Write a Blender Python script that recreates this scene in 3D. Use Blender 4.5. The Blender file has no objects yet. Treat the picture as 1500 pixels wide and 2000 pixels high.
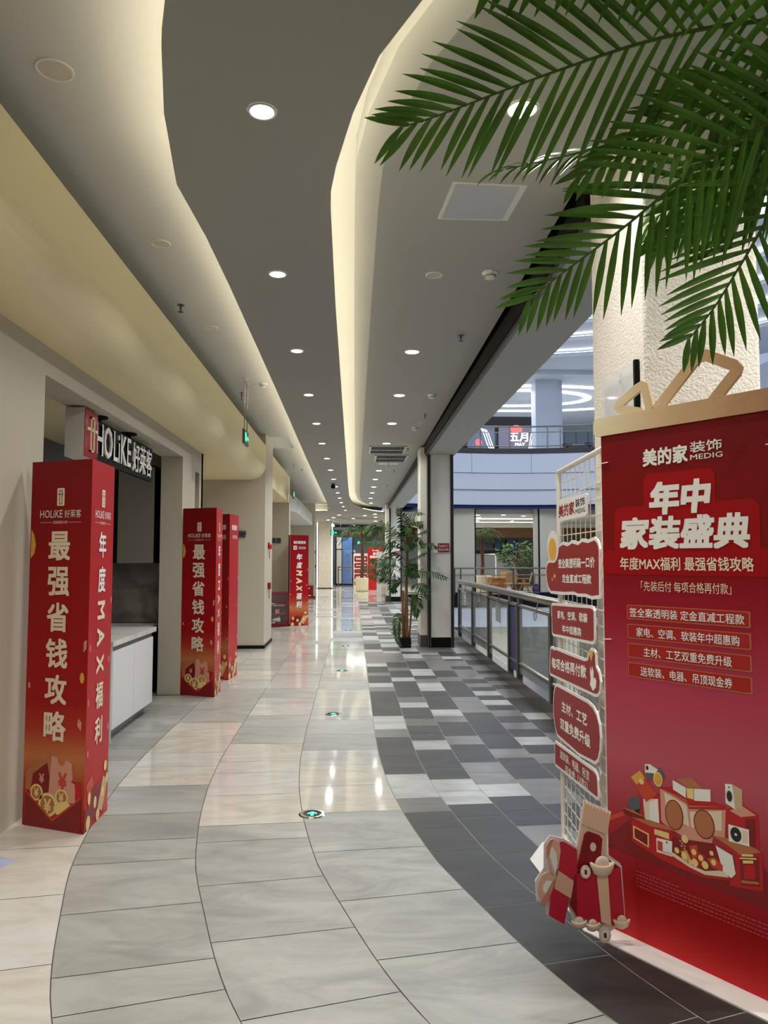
import bpy, bmesh, math, random
from mathutils import Matrix, Vector
random.seed(7)
SC = bpy.context.scene
COL = SC.collection
R = math.radians

# ------------------------------------------------------------------ camera, world, exposure
cam = bpy.data.cameras.new('camera')
cam.sensor_fit = 'HORIZONTAL'; cam.sensor_width = 36.0
cam.lens = 36.0 * 1450 / 1500
cam.clip_end = 200
cam_ob = bpy.data.objects.new('camera', cam); COL.objects.link(cam_ob)
cam_ob.location = (0, 0, 1.5)
cam_ob.rotation_euler = (R(90) + math.atan(91 / 1450), 0, -math.atan(60 / 1450))
SC.camera = cam_ob
SC.view_settings.view_transform = 'Standard'
SC.view_settings.look = 'None'
SC.view_settings.exposure = 0.1
SC.view_settings.gamma = 1.0
SC.view_settings.use_curve_mapping = False
SC.cycles.use_denoising = True
SC.cycles.max_bounces = 9
SC.cycles.diffuse_bounces = 5
SC.cycles.glossy_bounces = 4
SC.cycles.transparent_max_bounces = 12
SC.cycles.sample_clamp_indirect = 6.0
SC.cycles.caustics_reflective = False
SC.cycles.caustics_refractive = False

W_SKY = 0.55            # daylight that reaches the atrium through the glazed upper storeys
P_DOWN = 13.5            # each downlight, watts
E_COVE = 19.0           # cove LED strips
E_DAYLIGHT_PANEL = 4.6        # unseen glowing disc standing in for daylight over the atrium
world = bpy.data.worlds.new('daylight'); SC.world = world
world.use_nodes = True
bg = world.node_tree.nodes['Background']
bg.inputs[0].default_value = (0.62, 0.74, 1.0, 1); bg.inputs[1].default_value = W_SKY


def area(name, loc, size, power, color=(1, 1, 1), size_y=None, shape=None, spread=180, parent=None, rot=(0, 0, 0)):
    l = bpy.data.lights.new(name, 'AREA'); l.energy = power; l.color = color
    l.shape = shape or ('RECTANGLE' if size_y else 'SQUARE'); l.size = size
    if size_y: l.size_y = size_y
    l.spread = R(spread)
    o = bpy.data.objects.new(name, l); COL.objects.link(o); o.location = loc; o.rotation_euler = rot
    if parent: o.parent = parent
    return o


# large area lamps added to stand in for the lighting of neighbouring rooms
area('shop_fill', (-3.6, 6.6, 2.9), 1.6, 9, (1, .97, .92), 2.4)
area('cafe_fill', (6.5, 35, 3.3), 6, 260, (1, .96, .9), 5)
area('lower_floor_fill', (6.5, 24, -0.9), 7, 260, (.95, .98, 1), 9)
area('upper_gallery_fill', (8, 36, 9.1), 7, 420, (.8, .88, 1), 6)
area('lobby_daylight_fill', (-0.5, 41.0, 3.2), 1.6, 60, (.75, .86, 1), 2.2)  # blue area lamp added in place of daylight beyond the glass
area('end_hall_fill', (1.2, 36.5, 3.3), 3.0, 130, (1, .97, .9), 5)


# ------------------------------------------------------------------ helpers
def c(r, g, b):
    f = lambda v: (v / 255 / 12.92) if v / 255 <= .04045 else ((v / 255 + .055) / 1.055) ** 2.4
    return (f(r), f(g), f(b), 1)


def mat(name, rgb, rough=.5, metal=0, emit=None, es=0, bump=0, bscale=80, var=0, vscale=6, alpha=1, trans=0, spec=.5, coat=0):
    m = bpy.data.materials.new(name); m.use_nodes = True
    nt = m.node_tree; b = nt.nodes['Principled BSDF']
    col = rgb if len(rgb) == 4 else c(*rgb)
    b.inputs['Base Color'].default_value = col
    b.inputs['Roughness'].default_value = rough
    b.inputs['Metallic'].default_value = metal
    b.inputs['Specular IOR Level'].default_value = spec
    b.inputs['Alpha'].default_value = alpha
    b.inputs['Transmission Weight'].default_value = trans
    b.inputs['Coat Weight'].default_value = coat
    if emit:
        b.inputs['Emission Color'].default_value = emit if len(emit) == 4 else c(*emit)
        b.inputs['Emission Strength'].default_value = es
    if var or bump:
        tc = nt.nodes.new('ShaderNodeTexCoord')
    if var:
        n = nt.nodes.new('ShaderNodeTexNoise'); n.inputs['Scale'].default_value = vscale; n.inputs['Detail'].default_value = 5
        r = nt.nodes.new('ShaderNodeValToRGB')
        r.color_ramp.elements[0].position = .3; r.color_ramp.elements[1].position = .7
        r.color_ramp.elements[0].color = tuple(max(0, v * (1 - var)) for v in col[:3]) + (1,)
        r.color_ramp.elements[1].color = tuple(min(1, v * (1 + var)) for v in col[:3]) + (1,)
        nt.links.new(tc.outputs['Object'], n.inputs['Vector']); nt.links.new(n.outputs['Fac'], r.inputs[0]); nt.links.new(r.outputs[0], b.inputs['Base Color'])
    if bump:
        n2 = nt.nodes.new('ShaderNodeTexNoise'); n2.inputs['Scale'].default_value = bscale; n2.inputs['Detail'].default_value = 4
        bp = nt.nodes.new('ShaderNodeBump'); bp.inputs['Strength'].default_value = bump; bp.inputs['Distance'].default_value = .01
        nt.links.new(tc.outputs['Object'], n2.inputs['Vector']); nt.links.new(n2.outputs['Fac'], bp.inputs['Height']); nt.links.new(bp.outputs[0], b.inputs['Normal'])
    return m


def stone(name, a, b_, rough, vein=.5, seed=0, bump=0):
    m = bpy.data.materials.new(name); m.use_nodes = True
    nt = m.node_tree; b = nt.nodes['Principled BSDF']
    tc = nt.nodes.new('ShaderNodeTexCoord'); mp = nt.nodes.new('ShaderNodeMapping')
    mp.inputs['Location'].default_value = (seed * 3.7, seed * 1.9, seed); mp.inputs['Scale'].default_value = (1.3, 3.6, 1); mp.inputs['Rotation'].default_value = (0, 0, R(8))
    n = nt.nodes.new('ShaderNodeTexNoise'); n.inputs['Scale'].default_value = 1.3; n.inputs['Detail'].default_value = 9; n.inputs['Roughness'].default_value = .62; n.inputs['Distortion'].default_value = vein
    r = nt.nodes.new('ShaderNodeValToRGB'); r.color_ramp.elements[0].position = .36; r.color_ramp.elements[1].position = .62
    r.color_ramp.elements[0].color = c(*a); r.color_ramp.elements[1].color = c(*b_)
    nt.links.new(tc.outputs['Object'], mp.inputs[0]); nt.links.new(mp.outputs[0], n.inputs['Vector']); nt.links.new(n.outputs['Fac'], r.inputs[0]); nt.links.new(r.outputs[0], b.inputs['Base Color'])
    b.inputs['Roughness'].default_value = rough
    if bump:
        bp = nt.nodes.new('ShaderNodeBump'); bp.inputs['Strength'].default_value = bump; bp.inputs['Distance'].default_value = .004
        nt.links.new(n.outputs['Fac'], bp.inputs['Height']); nt.links.new(bp.outputs[0], b.inputs['Normal'])
    return m


def ramp_mat(name, stops, axis=1, rough=.45, span=2.06):
    """printed colour graduation along an axis of the object"""
    m = bpy.data.materials.new(name); m.use_nodes = True
    nt = m.node_tree; b = nt.nodes['Principled BSDF']
    tc = nt.nodes.new('ShaderNodeTexCoord'); sp = nt.nodes.new('ShaderNodeSeparateXYZ')
    mm = nt.nodes.new('ShaderNodeMath'); mm.operation = 'DIVIDE'; mm.inputs[1].default_value = span
    r = nt.nodes.new('ShaderNodeValToRGB')
    while len(r.color_ramp.elements) < len(stops): r.color_ramp.elements.new(.5)
    for e, (p, q) in zip(r.color_ramp.elements, stops): e.position = p; e.color = c(*q)
    nt.links.new(tc.outputs['Object'], sp.inputs[0]); nt.links.new(sp.outputs[axis], mm.inputs[0]); nt.links.new(mm.outputs[0], r.inputs[0]); nt.links.new(r.outputs[0], b.inputs['Base Color'])
    b.inputs['Roughness'].default_value = rough
    b.inputs['Specular IOR Level'].default_value = .25
    return m


class MB:
    def __init__(s): s.v = []; s.f = []; s.m = []
    def add(s, vs, fs, mi=0):
        o = len(s.v); s.v += [tuple(p) for p in vs]; s.f += [tuple(i + o for i in f) for f in fs]; s.m += [mi] * len(fs); return s
    def box(s, x0, x1, y0, y1, z0, z1, mi=0):
        return s.add([(x0, y0, z0), (x1, y0, z0), (x1, y1, z0), (x0, y1, z0), (x0, y0, z1), (x1, y0, z1), (x1, y1, z1), (x0, y1, z1)],
                     [(0, 3, 2, 1), (4, 5, 6, 7), (0, 1, 5, 4), (1, 2, 6, 5), (2, 3, 7, 6), (3, 0, 4, 7)], mi)
    def prism(s, poly, z0, z1, mi=0):
        n = len(poly)
        a = sum(poly[i][0] * poly[(i + 1) % n][1] - poly[(i + 1) % n][0] * poly[i][1] for i in range(n))
        if a < 0: poly = poly[::-1]
        vs = [(p[0], p[1], z0) for p in poly] + [(p[0], p[1], z1) for p in poly]
        fs = [tuple(range(n - 1, -1, -1)), tuple(range(n, 2 * n))] + [(i, (i + 1) % n, n + (i + 1) % n, n + i) for i in range(n)]
        return s.add(vs, fs, mi)
    def flat(s, poly, z=0, mi=0):
        n = len(poly)
        a = sum(poly[i][0] * poly[(i + 1) % n][1] - poly[(i + 1) % n][0] * poly[i][1] for i in range(n))
        if a < 0: poly = poly[::-1]
        return s.add([(p[0], p[1], z) for p in poly], [tuple(range(n))], mi)
    def sweep(s, prof, pts_fn, y0, y1, mi=0):
        """profile of (x, z) swept along y"""
        n = len(prof)
        vs = [(x, y0, z) for x, z in prof] + [(x, y1, z) for x, z in prof]
        fs = [(i, (i + 1) % n, n + (i + 1) % n, n + i) for i in range(n)] + [tuple(range(n - 1, -1, -1)), tuple(range(n, 2 * n))]
        return s.add(vs, fs, mi)
    def tube(s, pts, r, seg=8, mi=0, cap=True):
        pts = [Vector(p) for p in pts]; n = len(pts)
        rs = r if isinstance(r, (list, tuple)) else [r] * n
        base = len(s.v); up = None
        for i, p in enumerate(pts):
            t = (pts[min(i + 1, n - 1)] - pts[max(i - 1, 0)]).normalized()
            if up is None: up = Vector((0, 0, 1)) if abs(t.z) < .9 else Vector((1, 0, 0))
            a = t.cross(up).normalized(); b2 = a.cross(t).normalized()
            for k in range(seg):
                an = 2 * math.pi * k / seg
                s.v.append(tuple(p + (a * math.cos(an) + b2 * math.sin(an)) * rs[i]))
        for i in range(n - 1):
            for k in range(seg):
                k2 = (k + 1) % seg
                s.f.append((base + i * seg + k, base + (i + 1) * seg + k, base + (i + 1) * seg + k2, base + i * seg + k2)); s.m.append(mi)
        if cap:
            s.f.append(tuple(base + k for k in range(seg))); s.m.append(mi)
            s.f.append(tuple(base + (n - 1) * seg + k for k in range(seg - 1, -1, -1))); s.m.append(mi)
        return s
    def lathe(s, prof, seg=24, mi=0, cx=0, cy=0, cz=0, axis='z', ring=False):
        base = len(s.v); n = len(prof)
        for r, z in prof:
            for k in range(seg):
                an = 2 * math.pi * k / seg
                x, y, zz = r * math.cos(an), r * math.sin(an), z
                if axis == 'y': x, y, zz = x, zz, y
                s.v.append((cx + x, cy + y, cz + zz))
        for i in range(n - 1):
            for k in range(seg):
                k2 = (k + 1) % seg
                s.f.append((base + i * seg + k, base + i * seg + k2, base + (i + 1) * seg + k2, base + (i + 1) * seg + k)); s.m.append(mi)
        if ring: return s
        s.f.append(tuple(base + k for k in range(seg - 1, -1, -1))); s.m.append(mi)
        s.f.append(tuple(base + (n - 1) * seg + k for k in range(seg))); s.m.append(mi)
        return s
    def build(s, name, mats, parent=None, smooth=False, M=None, bevel=0, fix=True):
        me = bpy.data.meshes.new(name); me.from_pydata(s.v, [], s.f)
        for m in (mats if isinstance(mats, (list, tuple)) else [mats]): me.materials.append(m)
        for p, mi in zip(me.polygons, s.m): p.material_index = mi; p.use_smooth = smooth
        if fix:
            bm = bmesh.new(); bm.from_mesh(me); bmesh.ops.recalc_face_normals(bm, faces=bm.faces); bm.to_mesh(me); bm.free()
        me.update()
        o = bpy.data.objects.new(name, me); COL.objects.link(o)
        if parent: o.parent = parent
        if M is not None: o.matrix_local = M
        if bevel:
            bv = o.modifiers.new('bevel', 'BEVEL'); bv.width = bevel; bv.segments = 2; bv.limit_method = 'ANGLE'
        return o


def struct(o): o['kind'] = 'structure'; return o
def tag(o, label, cat, group=None):
    o['label'] = label; o['category'] = cat
    if group: o['group'] = group
    return o
def thing(name, label, cat, loc=(0, 0, 0), M=None, group=None, rotz=0):
    o = bpy.data.objects.new(name, None); COL.objects.link(o); o.empty_display_size = .1
    if M is not None: o.matrix_world = M
    else: o.location = loc; o.rotation_euler = (0, 0, rotz)
    return tag(o, label, cat, group)
def copy_tree(o, parent=None):
    q = o.copy(); COL.objects.link(q)
    if parent: q.parent = parent; q.matrix_parent_inverse = o.matrix_parent_inverse.copy()
    for ch in list(o.children): copy_tree(ch, q)
    return q
def FR(P, d):
    """frame of an upright face: x along d, y up, z out of the face"""
    d = Vector(d).normalized(); u = Vector((0, 0, 1)); n = d.cross(u)
    return Matrix(((d.x, u.x, n.x, P[0]), (d.y, u.y, n.y, P[1]), (d.z, u.z, n.z, P[2]), (0, 0, 0, 1)))
def arc(cx, cy, r, a0, a1, n=10, ry=None):
    ry = r if ry is None else ry
    return [(cx + r * math.cos(R(a0 + (a1 - a0) * i / n)), cy + ry * math.sin(R(a0 + (a1 - a0) * i / n))) for i in range(n + 1)]
def circ(cx, cy, r, ry=None, n=24): return arc(cx, cy, r, 0, 360, n, ry)[:-1]
def rrect(x0, x1, y0, y1, r, n=5):
    return arc(x1 - r, y1 - r, r, 0, 90, n) + arc(x0 + r, y1 - r, r, 90, 180, n) + arc(x0 + r, y0 + r, r, 180, 270, n) + arc(x1 - r, y0 + r, r, 270, 360, n)


_TX = {}
def txt(parent, body, x0, x1, y0, y1, m, z=.0025, bold=0, depth=0, M=None, name='lettering', rot=0, shear=0, dy=0):
    """letters fitted into a rectangle of the parent's face; dy lifts the right end"""
    key = (body, bold, depth > 0, shear)
    if key not in _TX:
        cu = bpy.data.curves.new('t', 'FONT'); cu.body = body; cu.size = 1; cu.resolution_u = 2; cu.shear = shear
        if depth > 0: cu.extrude = .5
        to = bpy.data.objects.new('t', cu); COL.objects.link(to)
        me = bpy.data.meshes.new_from_object(to.evaluated_get(bpy.context.evaluated_depsgraph_get()))
        _TX[key] = ([tuple(v.co) for v in me.vertices], [tuple(p.vertices) for p in me.polygons])
        bpy.data.objects.remove(to); bpy.data.curves.remove(cu); bpy.data.meshes.remove(me)
    vs, fs = _TX[key]
    if rot == -90: vs = [(v[1], -v[0], v[2]) for v in vs]
    a0, a1 = min(v[0] for v in vs), max(v[0] for v in vs); b0, b1 = min(v[1] for v in vs), max(v[1] for v in vs)
    q = MB()
    em = (y1 - y0) / max(.5, b1 - b0) if rot == 0 else (x1 - x0) / max(.5, a1 - a0)
    o_ = bold * em
    x0 += o_; x1 -= o_; y0 += o_; y1 -= o_
    shifts = [(0, 0)] if not bold else [(sx * o_, sy * o_) for sx in ((-1, 1) if bold < .028 else (-1, 0, 1)) for sy in ((-1, 1) if bold < .028 else (-1, 0, 1))]
    for k, (sx, sy) in enumerate(shifts):
        out = []
        for v in vs:
            u = (v[0] - a0) / (a1 - a0); zz = z + k * .00003
            out.append((x0 + u * (x1 - x0) + sx, y0 + (v[1] - b0) / (b1 - b0) * (y1 - y0) + dy * u + sy, zz + (v[2] + .5) * depth if depth else zz))
        q.add(out, fs)
    return q.build(name, m, parent, M=M, fix=False)


# ------------------------------------------------------------------ materials
M = {}
M['wall'] = mat('warm_grey_wall_paint', (198, 191, 174), .75, bump=.08, bscale=120)
M['ceil'] = mat('ceiling_paint', (206, 205, 201), .85)
M['ceil_centre'] = mat('ceiling_centre_paint', (166, 165, 159), .85)
M['bulk'] = mat('bulkhead_cream_paint', (244, 230, 184), .7)
M['led'] = mat('warm_led', (255, 240, 200), .5, emit=(1, .9, .66, 1), es=E_COVE)
M['ledw'] = mat('white_led', (255, 255, 255), .5, emit=(.95, .97, 1, 1), es=2.6)
M['led_soft'] = mat('white_led_line', (255, 255, 255), .5, emit=(1, .98, .92, 1), es=5)
M['lamp'] = mat('lamp_glow', (255, 255, 255), .5, emit=(1, .98, .95, 1), es=14)
M['white'] = mat('white_plastic', (228, 226, 220), .5)
M['offlamp'] = mat('unlit_lamp_glass', (205, 198, 180), .4)
M['black'] = mat('black_finish', (12, 12, 14), .6, spec=.2)
M['dark'] = mat('dark_charcoal', (36, 36, 38), .5)
M['steel'] = mat('brushed_steel', (150, 148, 142), .32, 1, var=.08, vscale=30)
M['post'] = mat('dark_grey_metal', (98, 94, 88), .4, .7)
M['chrome'] = mat('polished_steel', (190, 190, 188), .15, 1)
M['glass'] = mat('clear_glass', (225, 238, 236), .03, alpha=.16, spec=.6)
M['glass_blue'] = mat('blue_glass', (120, 165, 225), .08, alpha=.45)
M['glass_dark'] = mat('dark_glass', (28, 28, 30), .08)
M['blue'] = mat('dark_blue_trim', (18, 30, 96), .4)
M['fascia'] = mat('pale_blue_white_panel', (214, 218, 226), .5)
M['panel'] = mat('cream_grey_column_panel', (240, 237, 226), .5, var=.03, vscale=4)
M['farcol'] = mat('pale_grey_column', (214, 205, 184), .55)
M['plaster'] = mat('rough_white_plaster', (236, 228, 216), .85, bump=.7, bscale=85)
M['pebble'] = mat('pebble_wall', (216, 210, 198), .8, bump=.9, bscale=22, var=.16, vscale=24)
M['red'] = mat('printed_red', (196, 22, 26), .42)
M['red_dark'] = mat('dark_red_print', (138, 14, 18), .42)
M['sign_red'] = mat('sign_red', (150, 20, 24), .45, spec=.3)
M['red_btn'] = mat('button_red', (178, 18, 16), .4)
M['title_red'] = mat('title_red', (168, 8, 16), .5, spec=.2)
M['orange_red'] = mat('orange_red_print', (214, 70, 44), .42)
M['deep_red'] = mat('deep_red_print', (120, 10, 16), .42)
M['cream'] = mat('cream_print', (240, 222, 196), .5)
M['cream_dark'] = mat('beige_print', (214, 186, 140), .5)
M['gold'] = mat('gold_print', (232, 176, 70), .4)
M['gold_lt'] = mat('pale_gold_print', (246, 220, 140), .4)
M['copper'] = mat('copper_print', (190, 118, 76), .45)
M['pink'] = mat('pink_print', (226, 160, 140), .45)
M['letter'] = mat('white_lettering', (250, 247, 240), .45)
M['letter_cream'] = mat('cream_lettering', (252, 232, 204), .45)
M['letter_blue'] = mat('dark_slate_lettering', (52, 64, 76), .45)
M['board'] = mat('white_foam_board', (240, 236, 232), .55)
M['grid'] = mat('cream_white_wire', (236, 230, 216), .4)
M['acrylic'] = mat('clear_acrylic', (235, 238, 245), .05, alpha=.35)
M['grey'] = mat('grey_print', (96, 98, 104), .5)
M['yellow'] = mat('egg_yellow', (240, 180, 50), .45)
M['grille'] = mat('vent_grille', (92, 91, 88), .5)
M['hatch'] = mat('access_panel_grey', (188, 192, 196), .5)
M['lac'] = mat('white_lacquer', (236, 236, 238), .35)
M['quartz'] = stone('quartz_top', (206, 204, 200), (232, 230, 226), .25, .8, 5)
M['marble'] = stone('grey_marble_backsplash', (96, 92, 86), (142, 138, 130), .3, 2.2, 6)
M['cab'] = mat('taupe_cabinet', (128, 124, 116), .5)
M['shopwall'] = mat('shop_grey_wall', (150, 148, 146), .8)
M['green'] = mat('exit_green', (30, 220, 130), .4, emit=(.05, 1, .42, 1), es=2.2)
M['green_dark'] = mat('exit_sign_green_face', (10, 84, 54), .4)
M['leaf'] = mat('palm_leaf_green', (86, 128, 40), .42, spec=.3, var=.4, vscale=5)
M['leaf2'] = mat('dark_palm_leaf', (46, 74, 34), .6, spec=.2, var=.35, vscale=5)
M['leaf3'] = mat('fresh_leaf_green', (62, 92, 46), .55, spec=.25, var=.35, vscale=6)
M['rachis'] = mat('leaf_stem_green', (70, 96, 30), .5)
M['trunk'] = mat('palm_trunk_brown', (92, 62, 40), .85, bump=.6, bscale=30, var=.25, vscale=12)
M['cane'] = mat('palm_cane_tan', (126, 90, 54), .7, bump=.3, bscale=20, var=.2, vscale=10)
M['pot'] = mat('cream_pot', (226, 214, 178), .5)
M['wood'] = mat('warm_oak', (186, 124, 62), .5, var=.15, vscale=10)
M['rattan'] = mat('woven_cane', (204, 160, 104), .7, bump=.5, bscale=120)
M['brown'] = mat('brown_timber_header', (112, 76, 40), .6, var=.1, vscale=3)
M['greyshop'] = mat('grey_shopfront', (120, 124, 126), .6)
M['cloth'] = mat('white_curtain', (228, 228, 226), .8)
M['lav'] = mat('lavender_plastic', (176, 180, 214), .4)
M['t_grey'] = stone('light_grey_tile', (162, 163, 158), (186, 187, 182), .3, .8, 1)
M['t_grey2'] = stone('grey_tile', (146, 147, 143), (168, 168, 163), .4, .6, 2)
M['t_white'] = stone('white_grey_tile', (192, 191, 188), (212, 211, 208), .07, .9, 3)
M['t_beige'] = stone('beige_marble_tile', (208, 200, 184), (222, 219, 211), .07, 1.8, 4)
M['t_cream'] = stone('cream_marble_tile', (210, 206, 196), (222, 220, 215), .08, 1.6, 7)
M['d_dark'] = stone('charcoal_tile', (38, 37, 36), (60, 58, 55), .5, .8, 8, .05)
M['d_mid'] = stone('mid_grey_tile', (108, 104, 100), (130, 125, 120), .32, .7, 9, .05)
M['d_light'] = stone('pale_grey_tile', (168, 169, 166), (200, 201, 197), .28, 1.2, 10)
M['t_matte'] = stone('light_matte_tile', (150, 151, 146), (176, 177, 171), .45, 1.4, 13)
M['grout'] = mat('tile_joint', (92, 88, 82), .8)
M['granite'] = mat('dark_granite_kerb', (66, 62, 58), .2, var=.2, vscale=20)
M['lower'] = stone('lower_floor_stone', (196, 196, 190), (224, 224, 220), .12, .8, 11)

# ------------------------------------------------------------------ floor
SHIFT = [(-8, 5.2), (0, 2.3), (1, 1.62), (1.5, 1.27), (2.0, .93), (2.5, .64), (2.85, .5), (3.25, .38), (3.75, .23), (4.4, .12), (5, .05), (5.7, .012), (6.5, 0), (60, 0)]
def shift(v):
    for (a, p), (b, q) in zip(SHIFT, SHIFT[1:]):
        if v <= b:
            # smooth through the knots
            return p + (q - p) * (v - a) / (b - a)
    return 0
def sshift(v): return (shift(v - .2) + 2 * shift(v) + shift(v + .2)) / 4
def fpt(u, v, uc):
    k = max(0, min(.28, -(sshift(v + .1) - sshift(v - .1)) / .2 * .55))
    vv = v + k * (u - uc)
    return (u + sshift(vv), vv)

fl = MB()
TM = ['t_matte', 't_grey', 't_grey2', 't_white', 't_beige', 't_cream', 'd_dark', 'd_mid', 'd_light']
TI = {n: i for i, n in enumerate(TM)}
def tile(u0, u1, v0, v1, mi, uc, clampx=None, g=.0022):
    n = max(1, int(math.ceil((v1 - v0) / .14))) if v0 < 6.6 else 1
    L = [fpt(u0 + g, v0 + g + (v1 - v0 - 2 * g) * i / n, uc) for i in range(n + 1)]
    Rr = [fpt(u1 - g, v0 + g + (v1 - v0 - 2 * g) * i / n, uc) for i in range(n + 1)]
    if clampx is not None:
        L = [(min(x, clampx), y) for x, y in L]; Rr = [(min(x, clampx), y) for x, y in Rr]
        if Rr[0][0] - L[0][0] < .01 and Rr[-1][0] - L[-1][0] < .01: return
    vs = [(x, y, .0) for x, y in L] + [(x, y, .0) for x, y in Rr]
    fl.add(vs, [(i, n + 1 + i, n + 2 + i, i + 1) for i in range(n)], mi)
def column(u0, u1, near, palette, lens, vmin, vmax, clampx=None, seed=0):
    """near = [(far edge, letter), ...] traced joints, falling in v; the rest is laid at random"""
    rnd = random.Random(seed)
    uc = (u0 + u1) / 2
    key = {'G': ['t_grey', 't_grey2'], 'W': ['t_white', 't_white', 't_grey'], 'B': ['t_beige', 't_cream'], 'D': ['d_dark'], 'M': ['d_mid'], 'L': ['d_light']}
    hi, lo = vmax, vmin
    for (a, l), nx in zip(near, near[1:] + [None]):
        b = nx[0] if nx else max(vmin, a - .5)
        m_ = rnd.choice(key[l])
        if a < 4.7 and u1 < .2 and l == 'W': m_ = 't_matte'
        tile(u0, u1, b, a, TI[m_], uc, clampx)
    start = near[0][0] if near else vmin
    v = start
    while v < vmax - .05:
        L = min(rnd.choice(lens), vmax - v); tile(u0, u1, v, v + L, TI[rnd.choice(palette)], uc, clampx); v += L
    if near:
        v = max(vmin, near[-1][0] - .5)
        while v > vmin + .05:
            L = min(rnd.choice([.45, .5, .55]), v - vmin); tile(u0, u1, v - L, v, TI[rnd.choice(['t_matte', 't_grey2'] if u1 < .2 else ['d_dark'])], uc, clampx); v -= L

S0 = [(7.54, 'G'), (6.97, 'B'), (6.44, 'B'), (5.91, 'B'), (5.53, 'B'), (5.07, 'W'), (4.53, 'G'), (4.11, 'W'), (3.83, 'G'), (3.33, 'W'), (2.86, 'G'), (2.64, 'G')]
S1 = [(6.76, 'G'), (6.17, 'B'), (5.64, 'B'), (5.35, 'B'), (4.86, 'B'), (4.33, 'G'), (4.09, 'W'), (3.58, 'W'), (3.08, 'W'), (2.6, 'W')]
S2 = [(9.22, 'G'), (8.65, 'B'), (7.59, 'W'), (7.03, 'W'), (6.48, 'G'), (5.95, 'W'), (5.52, 'B'), (5.03, 'B'), (4.51, 'W'), (3.94, 'W'), (3.41, 'W'), (2.93, 'W')]
light = ['t_beige', 't_cream', 't_white', 't_white', 't_cream', 't_grey']
column(-2.6, -1.6, [(4.6, 'B'), (4.0, 'B'), (3.4, 'B'), (2.8, 'B'), (2.2, 'B')], ['t_grey2', 't_grey', 't_grey2'], [.45, .5, .6], -3, 8.4, seed=1)
column(-3.4, -1.6, [], light, [.5, .6, .4], 8.4, 44, seed=11)
column(-1.6, -1.0, S0, light, [.5, .6, .3], -3, 44, seed=2)
column(-1.0, -.405, S1, light, [.5, .6, .3], -3, 44, seed=3)
column(-.405, .19, S2, light, [.5, .6, .3], -3, 44, seed=4)
D = [
 [(12.39, 'L'), (12.06, 'M'), (11.61, 'M'), (10.75, 'L'), (10.44, 'D'), (9.89, 'M'), (9.63, 'D'), (9.08, 'L'), (8.79, 'M'), (8.51, 'D'), (7.77, 'D'), (7.19, 'L'), (6.91, 'L'), (6.63, 'M'), (6.34, 'D'), (5.75, 'D'), (5.27, 'L'), (4.75, 'M'), (4.49, 'D'), (4.23, 'D'), (3.91, 'D'), (3.66, 'D'), (3.3, 'D'), (2.85, 'D'), (2.45, 'D')],
 [(12.19, 'L'), (11.9, 'M'), (10.87, 'D'), (10.33, 'M'), (10.03, 'D'), (9.48, 'L'), (9.19, 'D'), (8.64, 'D'), (8.15, 'M'), (7.85, 'L'), (7.58, 'D'), (7.06, 'M'), (6.76, 'D'), (6.5, 'D'), (6.22, 'L'), (5.92, 'D'), (5.42, 'D'), (5.14, 'L'), (4.88, 'L'), (4.62, 'D'), (4.41, 'D'), (3.87, 'D'), (3.45, 'D'), (3.0, 'D')],
 [(12.09, 'D'), (11.8, 'L'), (11.27, 'M'), (10.97, 'D'), (10.19, 'L'), (9.92, 'L'), (9.61, 'D'), (9.36, 'M'), (9.06, 'L'), (8.51, 'D'), (8.29, 'D'), (7.47, 'L'), (7.17, 'M'), (6.9, 'D'), (6.37, 'M'), (6.07, 'D'), (5.55, 'M'), (5.29, 'M'), (5.02, 'L'), (4.76, 'D'), (4.5, 'D'), (4.25, 'M'), (3.77, 'D'), (3.3, 'D')],
 [(11.91, 'L'), (11.7, 'M'), (10.86, 'M'), (10.03, 'D'), (9.49, 'M'), (9.17, 'D'), (8.4, 'D'), (8.13, 'M'), (7.83, 'M'), (7.56, 'M'), (7.31, 'D'), (6.47, 'D'), (5.93, 'M'), (5.66, 'D'), (5.42, 'D'), (5.13, 'M'), (4.61, 'D'), (4.27, 'D'), (3.95, 'D'), (3.5, 'D')],
 [(12.02, 'D'), (11.48, 'L'), (11.17, 'D'), (10.99, 'M'), (10.43, 'D'), (10.14, 'M'), (9.72, 'M'), (9.32, 'D'), (9.01, 'M'), (8.73, 'D'), (8.48, 'L'), (8.21, 'D'), (7.95, 'L'), (7.67, 'D'), (7.41, 'M'), (7.13, 'D'), (6.86, 'M'), (6.59, 'D'), (6.31, 'L'), (6.04, 'D'), (5.77, 'M'), (5.5, 'D'), (4.93, 'D'), (4.47, 'D'), (3.9, 'D')],
 [(10.54, 'M'), (10.01, 'D'), (9.73, 'M'), (9.44, 'D'), (9.15, 'M'), (8.87, 'D'), (8.6, 'M'), (8.35, 'M'), (8.06, 'D'), (7.78, 'D'), (7.28, 'L'), (6.98, 'D'), (6.44, 'M'), (6.16, 'D'), (5.5, 'M'), (4.97, 'D'), (4.4, 'D')]]
dk = ['d_dark', 'd_mid', 'd_light', 'd_mid', 'd_dark', 'd_mid', 'd_light']
for k in range(6):
    column(.19 + .29 * k, .48 + .29 * k, D[k], dk, [.28, .28, .5], -3, 26.2, clampx=1.86, seed=20 + k)
column(1.93, 4.2, [], ['d_dark'], [.5], -3, 3.6, clampx=4, seed=31)
for k in range(6):
    column(.19 + .29 * k, .48 + .29 * k, [], light, [.6, .5], 26.2, 44, clampx=1.9, seed=40 + k)
bed = MB()
vv = -3.0
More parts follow.
